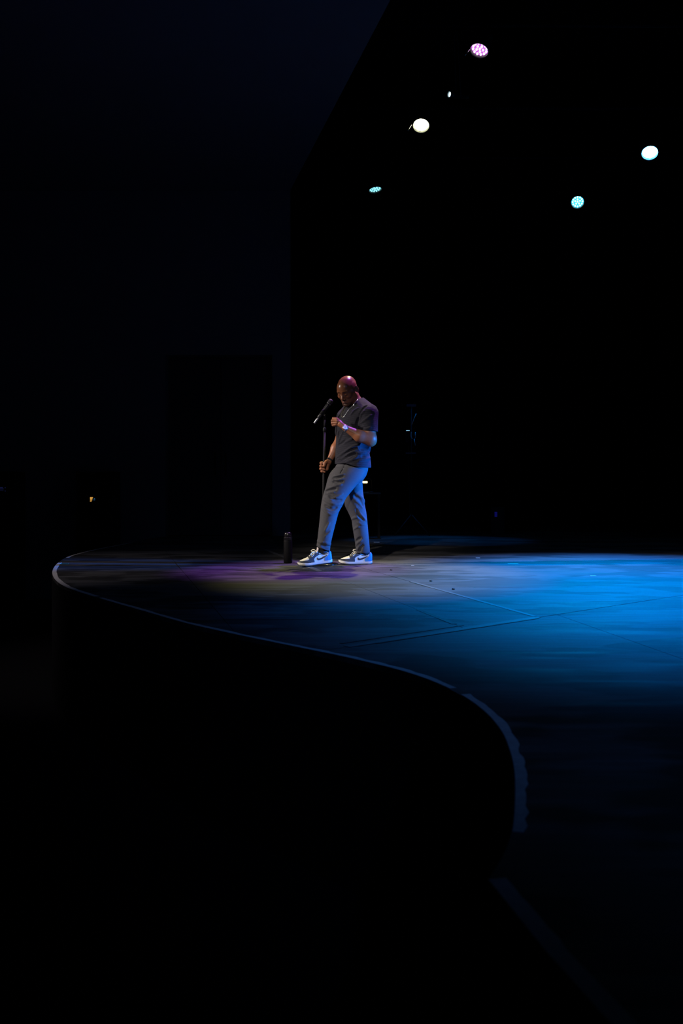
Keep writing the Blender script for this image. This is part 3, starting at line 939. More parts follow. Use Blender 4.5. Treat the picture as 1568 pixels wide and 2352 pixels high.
# ears
for s in (-1, 1):
    R = HR @ np.array(Matrix.Rotation(s * math.radians(30), 3, 'Z')) @ np.array(Matrix.Rotation(math.radians(-8), 3, 'X'))
    f.put(ell(hp(s * .0835, -.018, -.010), np.array([.0075, .020, .033]) * HS, R), 0.006)
    f.put(ell(hp(s * .0915, -.0155, -.004), np.array([.0075, .0115, .021]) * HS, R), 0.004, 'sub')
    f.put(ell(hp(s * .0845, -.0125, -.006), np.array([.004, .0045, .010]) * HS, R), 0.004)
# arms
f.put(cone(SH_N, EL_N, .062, .0575), .03)
f.put(ell(W(846, 990, 7.797), (.052, .055, .06)), .02)
f.put(cone(EL_N, W(852, 1013, 7.81), .052, .050), .02)
WR_N = W(793.5, 983.5, 7.745)
f.put(cone(W(848, 1007, 7.795), W(825, 1001.5, 7.765), .062, .053), .02)
f.put(cone(W(825, 1001, 7.765), WR_N, .052, .026), .02)
f.put(cone(SH_F, EL_F, .055, .045), .03)
WR_F = W(756.5, 1057, 8.06)
f.put(cone(EL_F, W(771, 1030, 8.10), .043, .047), .02)
f.put(cone(W(771, 1030, 8.10), WR_F, .046, .0235), .02)
# left hand, loosely closed in front of the chest
f.put(cone(WR_N, W(782, 974, 7.752), .024, .024), .015)
kn = [W(773.5, 962.8, 7.752), W(774.0, 966.8, 7.748), W(773.4, 970.8, 7.750), W(771.5, 975.0, 7.757)]
for q in kn: f.put(cone(W(785, 977, 7.755), q + np.array([0.004, .012, 0]), .018, .0135), .012)
pip = [W(765.2, 961.0, 7.772), W(763.0, 966.3, 7.768), W(763.0, 971.7, 7.772), W(764.2, 976.4, 7.778)]
dip = [W(765.0, 963.5, 7.805), W(762.8, 968.0, 7.803), W(763.0, 973.0, 7.803), W(765.0, 977.5, 7.803)]
tip = [W(771.5, 964.8, 7.815), W(770.0, 969.2, 7.815), W(769.5, 974.0, 7.813), W(770.5, 978.2, 7.810)]
for a, b, c, d, r in zip(kn, pip, dip, tip, (.0118, .0122, .0115, .0102)):
    chain(f, [a, b, c, d], [r * 1.08, r, r * .92, r * .8], .0035)
chain(f, [W(784, 972, 7.775), W(776, 963.5, 7.80), W(768.5, 960.5, 7.822)], [.016, .0135, .0105], .006)
# right hand round the microphone stand
PTOP, PBOT = W(745.2, 972, 8.03), W(739.8, 1295, 8.03)
pole_at = lambda y: PTOP + (PBOT - PTOP) * (y - 972) / (1295 - 972)
f.put(cone(WR_F, W(752.5, 1066, 8.062), .022, .021), .012)
for i, (y, r, dxx) in enumerate(((1064.0, .0128, 0), (1070.7, .0128, -.5), (1077.2, .0122, -.8), (1083.0, .0105, 1.6))):
    c = pole_at(y)
    mc = W(748.5 + i * .5, 1063.5 + i * 5.0, 8.075)
    f.put(cone(W(753, 1065, 8.065), mc, .019, .0145), .012)
    p1 = c + np.array([-.020 + dxx * .004, .030, .004]); p2 = c + np.array([-.027 + dxx * .004, .003, .002])
    p3 = c + np.array([-.020 + dxx * .004, -.0265, .0]); p4 = c + np.array([.006 + dxx * .002, -.029, -.002 - .001 * i])
    chain(f, [mc, p1, p2, p3, p4], [r * 1.1, r * 1.05, r, r * .95, r * .82], .0035)
f.put(cone(W(751.0, 1066, 8.045), W(750.5, 1077, 8.048), .021, .017), .012)
chain(f, [W(756.5, 1062.5, 8.045), W(749.0, 1059.8, 8.012), W(745.6, 1064.0, 7.994), W(744.6, 1069.2, 7.990)], [.017, .0145, .0125, .0105], .006)
F_BODY = f


def skin_material():
    m = bpy.data.materials.new('skin'); m.use_nodes = True
    nt = m.node_tree; b = nt.nodes['Principled BSDF']; L = nt.links.new; N = nt.nodes.new
    at = N('ShaderNodeAttribute'); at.attribute_name = 'tone'
    tc = N('ShaderNodeTexCoord'); nz = N('ShaderNodeTexNoise'); nz.inputs['Scale'].default_value = 45; nz.inputs['Detail'].default_value = 4
    L(tc.outputs['Object'], nz.inputs['Vector'])
    mx = N('ShaderNodeMix'); mx.data_type = 'RGBA'; mx.inputs[6].default_value = (0.8, 0.8, 0.8, 1); mx.inputs[7].default_value = (1.2, 1.16, 1.12, 1)
    L(nz.outputs[0], mx.inputs[0])
    ml = N('ShaderNodeMix'); ml.data_type = 'RGBA'; ml.blend_type = 'MULTIPLY'; ml.inputs[0].default_value = 1
    L(at.outputs['Color'], ml.inputs[6]); L(mx.outputs[2], ml.inputs[7]); L(ml.outputs[2], b.inputs['Base Color'])
    mr = N('ShaderNodeMapRange'); mr.inputs[3].default_value = 0.46; mr.inputs[4].default_value = 0.27; L(at.outputs['Alpha'], mr.inputs[0]); L(mr.outputs[0], b.inputs['Roughness'])
    b.inputs['Specular IOR Level'].default_value = 0.38
    b.inputs['Subsurface Weight'].default_value = 0.08; b.inputs['Subsurface Radius'].default_value = (0.012, 0.004, 0.002); b.inputs['Subsurface Scale'].default_value = 0.5
    n2 = N('ShaderNodeTexNoise'); n2.inputs['Scale'].default_value = 420; L(tc.outputs['Object'], n2.inputs['Vector'])
    bp = N('ShaderNodeBump'); bp.inputs['Strength'].default_value = 0.12; bp.inputs['Distance'].default_value = 0.001
    L(n2.outputs[0], bp.inputs['Height']); L(bp.outputs[0], b.inputs['Normal'])
    return m


person, V = mesh_obj('person', f, skin_material(), None, ORG)
person.location = ORG
tag(person, 'bald man in ribbed charcoal shirt and grey trousers gripping a microphone stand, head bowed', 'person')
# skin tones that belong to the skin: lips, close-shaved beard, brows, palms
Hq = (V - HC) @ HR / HS
base = np.array([0.26, 0.10, 0.047])
tone = np.tile(base, (len(V), 1))


def blend(mask, col):
    global tone
    tone = tone * (1 - mask[:, None]) + np.array(col)[None, :] * mask[:, None]


sm = lambda x, a, b: np.clip((x - a) / (b - a), 0, 1) ** 2 * (3 - 2 * np.clip((x - a) / (b - a), 0, 1))
ishead = (np.abs(Hq[:, 0]) < .1) & (np.abs(Hq[:, 1]) < .14) & (np.abs(Hq[:, 2]) < .15)
hx_, hy_, hz_ = np.abs(Hq[:, 0]), Hq[:, 1], Hq[:, 2]
beard = sm(-hz_, .078, .088) * sm(hy_, .03, .06) * ishead
mous = np.exp(-((hz_ + .0595) / .005) ** 2) * (hx_ < .026) * (hy_ > .075) * ishead
side = sm(-hz_, .055, .08) * sm(hy_, .0, .02) * sm(hx_, .03, .045) * ishead * .6
blend(np.clip(np.maximum(np.maximum(beard, mous), side) * .8, 0, 1), (0.035, 0.020, 0.015))
lips = ((np.abs(hz_ + .0735) < .0105 - hx_ * .32) & (hx_ < .021) & (hy_ > .088) & ishead).astype(float)
blend(lips * .8, (0.21, 0.085, 0.07))
brow = np.exp(-((hz_ - .0195 + hx_ * .02) / .0042) ** 2) * sm(hx_, .009, .013) * (1 - sm(hx_, .046, .052)) * (hy_ > .06) * ishead
blend(np.clip(brow * .9, 0, 1), (0.02, 0.012, 0.01))
for q in tip:
    pass
ca = person.data.color_attributes.new('tone', 'FLOAT_COLOR', 'POINT')
ca.data.foreach_set('color', np.concatenate([tone, (sm(Hq[:, 2], -.06, .03) * (V[:, 2] > 1.4))[:, None]], 1).astype(np.float32).ravel())
for o in (trousers, shirt):
    o.parent = person                                         # same origin, so no offset
shirt['label'] = 'ribbed charcoal short-sleeved shirt'; trousers['label'] = 'slim grey trousers'

# eyelash lines of the lowered lids
for s in (-1, 1):
    bm = bmesh.new()
    pts = [hp(s * (.019 + .024 * t), .0945 - .009 * t * t, -.0115 - .003 * math.sin(math.pi * t)) - ORG for t in np.linspace(0, 1, 8)]
    tube(bm, pts, 0.0013, 5)
    from_bm('eyelashes', bm, M_BLACK_MATTE, person, True)

# ------------------------------------------------------------------ necklace, wristwatch, bracelet
M_SILVER = mat('silver', (0.85, 0.84, 0.82), 0.22, 1.0, 0.1, 80)


def on_shirt(x, y, lift=0.007):
    a = F_SHIRT.front(x, y); b = F_BODY.front(x, y)
    c = [q for q in (a, b) if q is not None]
    p = min(c, key=lambda q: q[1]); return p - np.array([0, lift, 0])


loop = [W(827.5, 911.5, 8.03), on_shirt(821.5, 917.5), on_shirt(816, 924.5), on_shirt(811, 931.5), on_shirt(803, 939), on_shirt(799, 943.5), on_shirt(794.5, 949.5), on_shirt(790.5, 955.5), on_shirt(787, 959.3),
        on_shirt(784.9, 958.0), on_shirt(784.6, 953.5), on_shirt(786.5, 946.5), on_shirt(790.5, 938), W(800, 925, 8.04), W(812, 915, 8.08), W(822, 910, 8.07)]
loop = np.array(loop)
bm = bmesh.new()
path = smooth_path(list(loop) + [loop[0]], 10)[:-1]
acc = 0
tube(bm, [p - ORG for p in path], [0.0024 if i % 2 else 0.0031 for i in range(len(path))], 6, True)
from_bm('necklace', bm, M_SILVER, person, True)['label'] = 'silver chain necklace'

# watch: axis along the forearm, dial facing the camera and slightly up
wc = F_BODY.front(791.8, 982.0)
ax_f = W(825, 1001, 7.765) - WR_N; ax_f /= np.linalg.norm(ax_f)
dn = np.array([-0.35, -0.78, 0.55]); dn -= ax_f * (dn @ ax_f); dn /= np.linalg.norm(dn)
dt = np.cross(dn, ax_f)
wcen = WR_N + ax_f * 0.004
MW = Matrix(((*(ax_f),), (*(dt),), (*(dn),))).transposed().to_4x4(); MW.translation = Vector(wc + dn * 0.001 - ORG)
bm = bmesh.new(); lathe(bm, [(.019, -.006), (.0225, -.003), (.0235, .002), (.0225, .006), (.020, .0075)], 36, MW)
box(bm, (.0225, -.003, -.002), (.0275, .003, .004), 0.001, MW)
wcase = from_bm('wristwatch', bm, M_SILVER, person, True); wcase['label'] = 'silver wristwatch with a white dial'
bm = bmesh.new(); lathe(bm, [(.0198, .0074), (.0198, .0082), (.0190, .0083)], 36, MW); from_bm('watch_dial', bm, mat('watch_white', (0.9, 0.89, 0.88), 0.4), wcase)
bm = bmesh.new()
for a, L_, wd in ((0.9, .010, .0013), (-0.9, .014, .0010)):
    d = Vector((math.cos(a), math.sin(a), 0)); n_ = Vector((-d.y, d.x, 0))
    vs = [bm.verts.new(MW @ (Vector((0, 0, .0088)) + d * t + n_ * s_)) for t, s_ in ((-.002, -wd), (L_, -wd * .5), (L_, wd * .5), (-.002, wd))]
    bm.faces.new(vs)
for k in range(12):
    a = k * math.pi / 6; d = Vector((math.cos(a), math.sin(a), 0)); n_ = Vector((-d.y, d.x, 0))
    vs = [bm.verts.new(MW @ (Vector((0, 0, .0087)) + d * t + n_ * s_)) for t, s_ in ((.0145, -.0005), (.0175, -.0005), (.0175, .0005), (.0145, .0005))]
    bm.faces.new(vs)
from_bm('watch_hands', bm, mat('watch_grey', (0.25, 0.25, 0.26), 0.4), wcase)


def band(name, c, axis, r, width, thick, m, ell_=(1, 1), up=None):
    axis = np.array(axis) / np.linalg.norm(axis); u = np.array(up) if up is not None else np.array([0, 0, 1.0])
    u = u - axis * (u @ axis); u /= np.linalg.norm(u); v = np.cross(axis, u)
    bm_ = bmesh.new(); n = 36; rings = []
    for i in range(n):
        a = 2 * math.pi * i / n; d = u * math.cos(a) * ell_[0] + v * math.sin(a) * ell_[1]
        rings.append([bm_.verts.new(Vector(c + d * rr + axis * t - ORG)) for rr, t in ((r, -width / 2), (r + thick, -width / 2), (r + thick, width / 2), (r, width / 2))])
    for i in range(n):
        a, b = rings[i], rings[(i + 1) % n]
        for k in range(4): bm_.faces.new((a[k], a[(k + 1) % 4], b[(k + 1) % 4], b[k]))
    bmesh.ops.recalc_face_normals(bm_, faces=bm_.faces)
    return from_bm(name, bm_, m, person, True)


st = band('watch_strap', WR_N + ax_f * 0.008, ax_f, .0268, .020, .0028, mat('watch_strap', (0.10, 0.10, 0.13), 0.5), up=dn)
st.parent = wcase; st.matrix_parent_inverse = Matrix.Identity(4)
ax_r = np.array(W(771, 1030, 8.10)) - WR_F
band('bracelet', WR_F + ax_r * 0.02, ax_r, .0245, .016, .004, M_BLACK_MATTE)['label'] = 'dark bracelet'

# ------------------------------------------------------------------ sneakers
M_CREAM = mat('cream_leather', (0.78, 0.77, 0.66), 0.45, 0, 0.05, 60, 0.1, 300)
M_GREY = mat('grey_suede', (0.042, 0.048, 0.054), 0.8, 0, 0.15, 200, 0.15, 500)
M_BLUE = mat('blue_leather', (0.03, 0.22, 0.52), 0.5, 0, 0.06, 60, 0.1, 300)
M_DARK = mat('dark_leather', (0.020, 0.022, 0.030), 0.5, 0, 0.1, 60, 0.1, 300)
M_QUART = mat('white_leather', (0.70, 0.74, 0.70), 0.45, 0, 0.05, 60, 0.1, 300)
M_RUB = mat('sole_rubber', (0.70, 0.68, 0.60), 0.6, 0, 0.06, 90)
M_OUT = mat('outsole_rubber', (0.03, 0.035, 0.045), 0.8, 0, 0.1, 90)
M_LACE = mat('laces', (0.72, 0.68, 0.55), 0.8, 0, 0.1, 400, 0.2, 800)
M_TONG = mat('tongue_fabric', (0.62, 0.55, 0.53), 0.8, 0, 0.1, 200, 0.2, 700)
M_SOCK = mat('dark_sock', (0.02, 0.02, 0.025), 0.9, 0, 0.1, 200)
XW = [-.004, .0, .012, .035, .09, .14, .18, .22, .25, .275, .295, .306, .3105]
HWD = [.001, .015, .029, .0355, .0355, .040, .0455, .0490, .0475, .0415, .030, .016, .001]
XT = [0, .008, .025, .045, .07, .095, .12, .14, .16, .185, .21, .235, .26, .285, .30, .312]
ZT = [.094, .109, .106, .099, .095, .098, .110, .112, .103, .090, .079, .071, .064, .055, .044, .03]
wid = lambda x: np.interp(x, XW, HWD)
top_ = lambda x: np.interp(x, XT, ZT)
spr = lambda x: np.where(x > .20, ((x - .20) / .11) ** 2 * .016, 0.0) + np.where(x < .03, ((.03 - x) / .03) ** 2 * .003, 0)


def in_poly(x, z, poly):
    ins = np.zeros(len(x), bool); n = len(poly)
    for i in range(n):
        (x0, z0), (x1, z1) = poly[i], poly[(i + 1) % n]
        c = ((z0 > z) != (z1 > z)) & (x < (x1 - x0) * (z - z0) / (z1 - z0 + 1e-12) + x0)
        ins ^= c
    return ins


def curve(pts, n=6): return [tuple(p) for p in smooth_path(pts, n)]


SWOOSH = curve([(.036, .078), (.055, .064), (.080, .050), (.104, .042), (.124, .039), (.134, .046), (.135, .056), (.130, .067)]) + curve([(.130, .067), (.127, .060), (.121, .056), (.110, .055), (.092, .060), (.066, .069), (.036, .078)])
HEELP = [(-.02, .02), (.072, .02), (.069, .048), (.060, .058), (.036, .071), (.026, .082), (.022, .12), (-.02, .12)]
MUDG = [(.160, .02), (.160, .055), (.150, .075), (.138, .112), (.120, .112), (.128, .112), (.172, .098), (.186, .090), (.205, .064), (.204, .056), (.212, .0495), (.230, .050), (.262, .050), (.285, .0535), (.330, .056), (.330, .02)]
EYESTAY = [(.160, .02), (.163, .055), (.152, .068), (.128, .080), (.112, .086), (.108, .12), (.150, .12), (.215, .085), (.207, .062), (.206, .056), (.215, .052), (.240, .0515), (.268, .0515), (.288, .052), (.34, .053), (.34, .02)]
COLL = [(.022, .14), (.030, .092), (.045, .087), (.070, .083), (.098, .087), (.108, .096), (.108, .14)]
COLL2 = [(.026, .12), (.030, .0835), (.048, .0795), (.072, .0755), (.094, .081), (.104, .092), (.104, .12)]


def make_shoe(dark_swoosh=True):
    fs = Field((-.02, -.065, -.004), (.335, .065, .135), 0.0019)
    zs0 = .020
    def upper(P):
        w0 = wid(P[0].ravel()).reshape(P[0].shape); h = top_(P[0].ravel()).reshape(P[0].shape)
        t = np.clip((P[2] - zs0) / (h - zs0 + 1e-6), 0, 3)
        u = np.abs(P[1]) / (w0 + 1e-4)
        rho = (u ** 2.6 + np.maximum(t, 0) ** 2.6) ** (1 / 2.6)
        # flanks lean inward towards the collar
        rho = np.maximum(rho, u / (1.0 - 0.28 * np.clip(t, 0, 1)) * 0.985)
        d = (rho - 1) * np.minimum(w0 + .002, .035)
        return np.maximum(np.maximum(d, zs0 - .006 - P[2]), np.maximum(-.0025 - P[0], P[0] - .309))
    fs.put((upper, (-.015, -.06, .0), (.325, .06, .12)), 0)
    # foot opening
    fs.put(ell((.066, 0, .108), (.043, .0235, .040)), 0.004, 'sub')
    Vu, Qu = fs.mesh('upper')
    cx = Vu[Qu].mean(1); x, yv, z = cx[:, 0], cx[:, 1], cx[:, 2]
    inside = (((x - .066) / .0445) ** 2 + (yv / .0247) ** 2 + ((z - .108) / .0415) ** 2 < 1)
    cls = np.full(len(Qu), 0)
    cls[in_poly(x, z, EYESTAY)] = 2
    toe = in_poly(x, z, [(.200, .2), (.205, .057), (.213, .0528), (.24, .052), (.268, .052), (.288, .054), (.291, .2)]) & (cls != 2)
    cls[toe] = 1
    # the open throat shows the tongue between the eyestays
    throat = (np.abs(yv) < .013) & (x > .115) & (x < .200) & (z > .06)
    cls[throat] = 6
    cls[in_poly(x, z, HEELP)] = 3
    cls[in_poly(x, z, COLL) & (cls == 0)] = 5
    cls[in_poly(x, z, SWOOSH) & (np.abs(yv) > .02)] = 4
    cls[inside] = 7
    # edge creases: normals for lift
    me = np_mesh('t', Vu, Qu); nr = np.zeros((len(Vu), 3), np.float32); me.vertex_normals.foreach_get('vector', nr.ravel()) if False else None
    tmp = np.empty(len(Vu) * 3, np.float32); me.vertices.foreach_get('normal', tmp); nr = tmp.reshape(-1, 3)
    bpy.data.meshes.remove(me)
    parts = {}
    for c, (nm, m, lift) in {0: ('quarter_panel', M_QUART, .0), 1: ('toe_box', M_CREAM, .0), 2: ('eyestay', M_GREY, .0013), 3: ('heel_panel', M_BLUE, .0012), 4: ('swoosh', M_DARK, .0020),
                             5: ('collar', M_QUART, .0010), 6: ('tongue', M_TONG, -.0012), 7: ('lining', M_DARK, .0)}.items():
        sel = Qu[cls == c]
        if not len(sel): continue
        used, inv = np.unique(sel.ravel(), return_inverse=True)
        Q = inv.reshape(-1, 4); Vv = Vu[used] + nr[used] * lift
        if lift > 0:                                       # overlays get a turned-in edge
            e = np.concatenate([Q[:, [0, 1]], Q[:, [1, 2]], Q[:, [2, 3]], Q[:, [3, 0]]])
            key = np.sort(e, 1); kk = key[:, 0].astype(np.int64) * 10 ** 7 + key[:, 1]
            u_, i_, cn = np.unique(kk, return_index=True, return_counts=True); be = e[i_[cn == 1]]
            n0 = len(Vv); Vv = np.concatenate([Vv, Vu[used] - nr[used] * .001])
            Q = np.concatenate([Q, np.stack([be[:, 1], be[:, 0], be[:, 0] + n0, be[:, 1] + n0], 1)])
        parts[nm] = (np_mesh(nm, Vv, Q), m)
    sw, m_sw = parts.pop('swoosh')
    co = np.empty(len(sw.vertices) * 3, np.float32); sw.vertices.foreach_get('co', co); co = co.reshape(-1, 3)
    qd = np.array([p.vertices[:] for p in sw.polygons]); sd_ = co[qd].mean(1)[:, 1] > 0
    for key_, sel in (('swoosh', qd[sd_]), ('swoosh ', qd[~sd_])):
        used, inv = np.unique(sel.ravel(), return_inverse=True)
        parts[key_] = (np_mesh('swoosh', co[used], inv.reshape(-1, 4)), m_sw)
    for key_, s_ in (('collar_piping', 1), ('collar_piping ', -1)):
        bm_ = bmesh.new()
        tube(bm_, [(x_, s_ * float(wid(x_)) * (1.0 - 0.28 * min(1, (z_ - .02) / (float(top_(x_)) - .02))) * 1.0 * (1 - min(1, (z_ - .02) / (float(top_(x_)) - .02)) ** 2.6 * .0) , z_) for x_, z_ in curve([(.034, .090), (.048, .0855), (.070, .081), (.096, .085), (.110, .094)], 5)], .0026, 6)
        me_ = bpy.data.meshes.new('collar_piping'); bm_.to_mesh(me_); bm_.free(); parts[key_] = (me_, M_DARK)
    # midsole and outsole
    def sole(z0, z1, grow):
        n = 60; xs = -.0035 + .314 * (1 - np.cos(np.linspace(0, np.pi, n))) / 2
        bm_ = bmesh.new(); ringz = []
        for (zz, g) in ((z0, grow - .0015), (z0 + .002, grow), (z1 - .002, grow), (z1, grow - .0015)):
            L_ = [(xx, wid(xx) + g) for xx in xs]; out = [(a, b) for a, b in L_] + [(a, -b) for a, b in L_[::-1]]
            ringz.append([bm_.verts.new((a * (1 + g * .6) - g * .3, b, zz + float(spr(np.array(a))))) for a, b in out])
        m_ = len(ringz[0])
        for A_, B_ in zip(ringz, ringz[1:]):
            for i in range(m_): bm_.faces.new((A_[i], A_[(i + 1) % m_], B_[(i + 1) % m_], B_[i]))
        for rg, fl in ((ringz[0], True), (ringz[-1], False)):
            for i in range(n - 1):
                q = [rg[i], rg[i + 1], rg[m_ - 2 - i], rg[m_ - 1 - i]]
                bm_.faces.new(q if fl else q[::-1])
        bmesh.ops.recalc_face_normals(bm_, faces=bm_.faces)
        me_ = bpy.data.meshes.new('sole'); bm_.to_mesh(me_); bm_.free(); me_.polygons.foreach_set('use_smooth', [True] * len(me_.polygons)); return me_
    parts['midsole'] = (sole(.006, .027, .003), M_RUB); parts['outsole'] = (sole(.0, .0062, .002), M_OUT)
    # raised tongue tip
    bm_ = bmesh.new()
    tp = [(.150, .094), (.138, .107), (.128, .126), (.122, .142), (.120, .152)]
    rows = []
    for i, (a, b) in enumerate(tp):
        hwid = (.015, .019, .023, .024, .020)[i]
        rows.append([[bm_.verts.new((a + (q / hwid) ** 2 * -.006 + o_, q, b - (q / hwid) ** 2 * .004)) for q in np.linspace(-hwid, hwid, 9)] for o_ in (.0, -.008)])
    for A_, B_ in zip(rows, rows[1:]):
        for s_ in (0, 1):
            for i in range(8): bm_.faces.new((A_[s_][i], A_[s_][i + 1], B_[s_][i + 1], B_[s_][i]))
        for i in (0, 8): bm_.faces.new((A_[0][i], A_[1][i], B_[1][i], B_[0][i]))
    for i in range(8): bm_.faces.new((rows[-1][0][i], rows[-1][0][i + 1], rows[-1][1][i + 1], rows[-1][1][i]))
    bmesh.ops.recalc_face_normals(bm_, faces=bm_.faces)
    me_ = bpy.data.meshes.new('tongue_tip'); bm_.to_mesh(me_); bm_.free(); me_.polygons.foreach_set('use_smooth', [True] * len(me_.polygons)); parts['tongue_tip'] = (me_, M_TONG)
    # laces: rungs across the throat, a bow on top
    bm_ = bmesh.new()
    for i in range(6):
        xx = .196 - i * .0125; zz = float(top_(xx))
        pts = [(xx - .003, s_ * .021, zz - .006 - .002 * (abs(s_) > .9)) for s_ in (-1,)] + [(xx + .001, q, zz + .0042 - (q / .021) ** 2 * .006) for q in np.linspace(-.015, .015, 6)] + [(xx - .003, .021, zz - .006)]
        tube(bm_, smooth_path(pts, 3), .0033, 6)
    k = Vector((.131, 0, .112))
    bows = ([(0, 0, 0), (.018, .016, .006), (.045, .026, .000), (.058, .028, -.014), (.046, .024, -.020), (.020, .012, -.010), (0, 0, 0)],
            [(0, 0, 0), (.010, -.014, .020), (.030, -.026, .022), (.040, -.030, .014), (.034, -.026, .008), (.014, -.012, .004), (0, 0, 0)],
            [(0, 0, 0), (.004, -.018, -.004), (.002, -.026, -.020), (.006, -.031, -.040)], [(0, 0, 0), (.02, .016, -.006), (.03, .028, -.022), (.05, .034, -.034)])
    for bw in bows: tube(bm_, smooth_path([k + Vector(q) for q in bw], 6), .0036, 6)
    bmesh.ops.create_icosphere(bm_, subdivisions=2, radius=.006, matrix=Matrix.Translation(k))
    me_ = bpy.data.meshes.new('laces'); bm_.to_mesh(me_); bm_.free(); me_.polygons.foreach_set('use_smooth', [True] * len(me_.polygons)); parts['laces'] = (me_, M_LACE)
    bm_ = bmesh.new(); lathe(bm_, [(.028, -.05), (.026, -.01), (.031, .03), (.037, .09)], 20, Matrix.Translation((.063, 0, .075)) @ Matrix.Diagonal((1.15, .8, 1, 1)))
    me_ = bpy.data.meshes.new('sock'); bm_.to_mesh(me_); bm_.free(); me_.polygons.foreach_set('use_smooth', [True] * len(me_.polygons)); parts['sock'] = (me_, M_SOCK)
    return parts


SHOE = make_shoe()


def place_shoe(heel, yaw, pitch, mirror, label):
    Mx = Matrix.Translation(Vector(heel) - Vector(ORG)) @ Matrix.Rotation(yaw, 4, 'Z') @ Matrix.Rotation(pitch, 4, 'Y')
    me, m = SHOE['midsole']
    root = bpy.data.objects.new('sneaker', None); COL.objects.link(root); root.empty_display_size = 0.05
    root.parent = person; root.matrix_local = Mx; root['label'] = label
    for nm, (me, m) in SHOE.items():
        if not me.materials: me.materials.append(m)
        o = bpy.data.objects.new(nm.strip(), me); COL.objects.link(o); o.parent = root
    return root


# yaw pi = toe towards -X; a little towards the camera
place_shoe((W(762.2, 1291.5, 7.84)[0], 7.835, 0.0335), math.pi + math.radians(10), math.radians(6.6), 1, 'left sneaker, stepping with its heel raised')
place_shoe((W(853.5, 1296, 8.06)[0], 8.07, 0.0), math.pi + math.radians(6), 0.0, 1, 'right sneaker, flat on the deck')

# ------------------------------------------------------------------ microphone and its stand
sx, sy = float(pole_at(1295)[0]), 8.03
stand = tag(empty('microphone_stand', (sx, sy, 0.0)), 'black straight microphone stand with a round base by the front shoe', 'stand')
so = Vector((sx, sy, 0))
bm = bmesh.new(); lathe(bm, [(.146, 0.0005), (.148, .002), (.148, .006), (.144, .010), (.06, .016), (.024, .020), (.020, .034), (.0125, .036)], 64)
from_bm('round_base', bm, mat('base_enamel', (0.012, 0.012, 0.014), 0.18, 0, 0.1, 30), stand, True)
pp = lambda y: Vector(pole_at(y)) - so
bm = bmesh.new(); tube(bm, [Vector((0, 0, .03)), pp(1140), pp(988)], .0105, 16); from_bm('lower_tube', bm, M_BLACK_METAL, stand, True)
bm = bmesh.new(); tube(bm, [pp(990), pp(962)], .0072, 14); from_bm('upper_tube', bm, M_BLACK_METAL, stand, True)
dirp = (pp(960) - pp(1000)).normalized()
bm = bmesh.new()
Mc = Matrix.Translation(pp(986.5)) @ dirp.to_track_quat('Z', 'Y').to_matrix().to_4x4()
lathe(bm, [(.0125, -.022), (.0150, -.018), (.0150, .010), (.0125, .014), (.009, .018)], 20, Mc); from_bm('height_clutch', bm, M_BLACK_METAL, stand, True)
bm = bmesh.new(); lathe(bm, [(.0128, .0142), (.0128, .0172), (.010, .0185)], 20, Mc); from_bm('clutch_ring', bm, M_CHROME, stand, True)
# microphone: tail, body and grille along one axis
MT, MG = Vector(W(721.2, 972.6, 7.99)), Vector(W(761.6, 918.2, 8.0))
ma = (MG - MT).normalized(); ml = (MG - MT).length
Mm = ma.to_track_quat('Z', 'Y').to_matrix().to_4x4()
mic = tag(empty('microphone', MT), 'black handheld microphone tilted in the clip on top of the stand', 'microphone')
M_MIC = mat('microphone_body', (0.018, 0.018, 0.02), 0.28, 0, 0.1, 50)
bm = bmesh.new(); lathe(bm, [(.0112, .066), (.0135, .072), (.0150, .10), (.0165, .14), (.0180, ml - .068), (.0185, ml - .060), (.0175, ml - .054)], 28, Mm)
from_bm('handle', bm, M_MIC, mic, True)
bm = bmesh.new(); lathe(bm, [(.0185, ml - .0535), (.0222, ml - .051), (.0230, ml - .047), (.0230, ml - .043), (.0215, ml - .041)], 28, Mm)
from_bm('grille_ring', bm, mat('dark_chrome', (0.22, 0.22, 0.23), 0.25, 1.0, 0.1, 60), mic, True)
gm = mat('grille_mesh', (0.035, 0.033, 0.04), 0.45, 0.7, 0.2, 60)
nt = gm.node_tree; vo = nt.nodes.new('ShaderNodeTexVoronoi'); vo.inputs['Scale'].default_value = 420
tcn = nt.nodes.new('ShaderNodeTexCoord'); nt.links.new(tcn.outputs['Object'], vo.inputs['Vector'])
bpn = nt.nodes.new('ShaderNodeBump'); bpn.inputs['Strength'].default_value = 0.8; bpn.inputs['Distance'].default_value = 0.002
nt.links.new(vo.outputs['Distance'], bpn.inputs['Height']); nt.links.new(bpn.outputs[0], nt.nodes['Principled BSDF'].inputs['Normal'])
bm = bmesh.new(); lathe(bm, [(.0205, ml - .041), (.0225, ml - .030), (.0232, ml - .018), (.0215, ml - .008), (.0165, ml - .0015), (.009, ml + .0015), (.002, ml + .002)], 28, Mm)
from_bm('grille', bm, gm, mic, True)
bm = bmesh.new(); lathe(bm, [(.0080, .0), (.0092, .003), (.0092, .036), (.0108, .040), (.0108, .055), (.0095, .059), (.0095, .066)], 20, Mm)
from_bm('connector', bm, mat('brushed_steel', (0.45, 0.45, 0.46), 0.35, 1.0, 0.1, 90), mic, True)
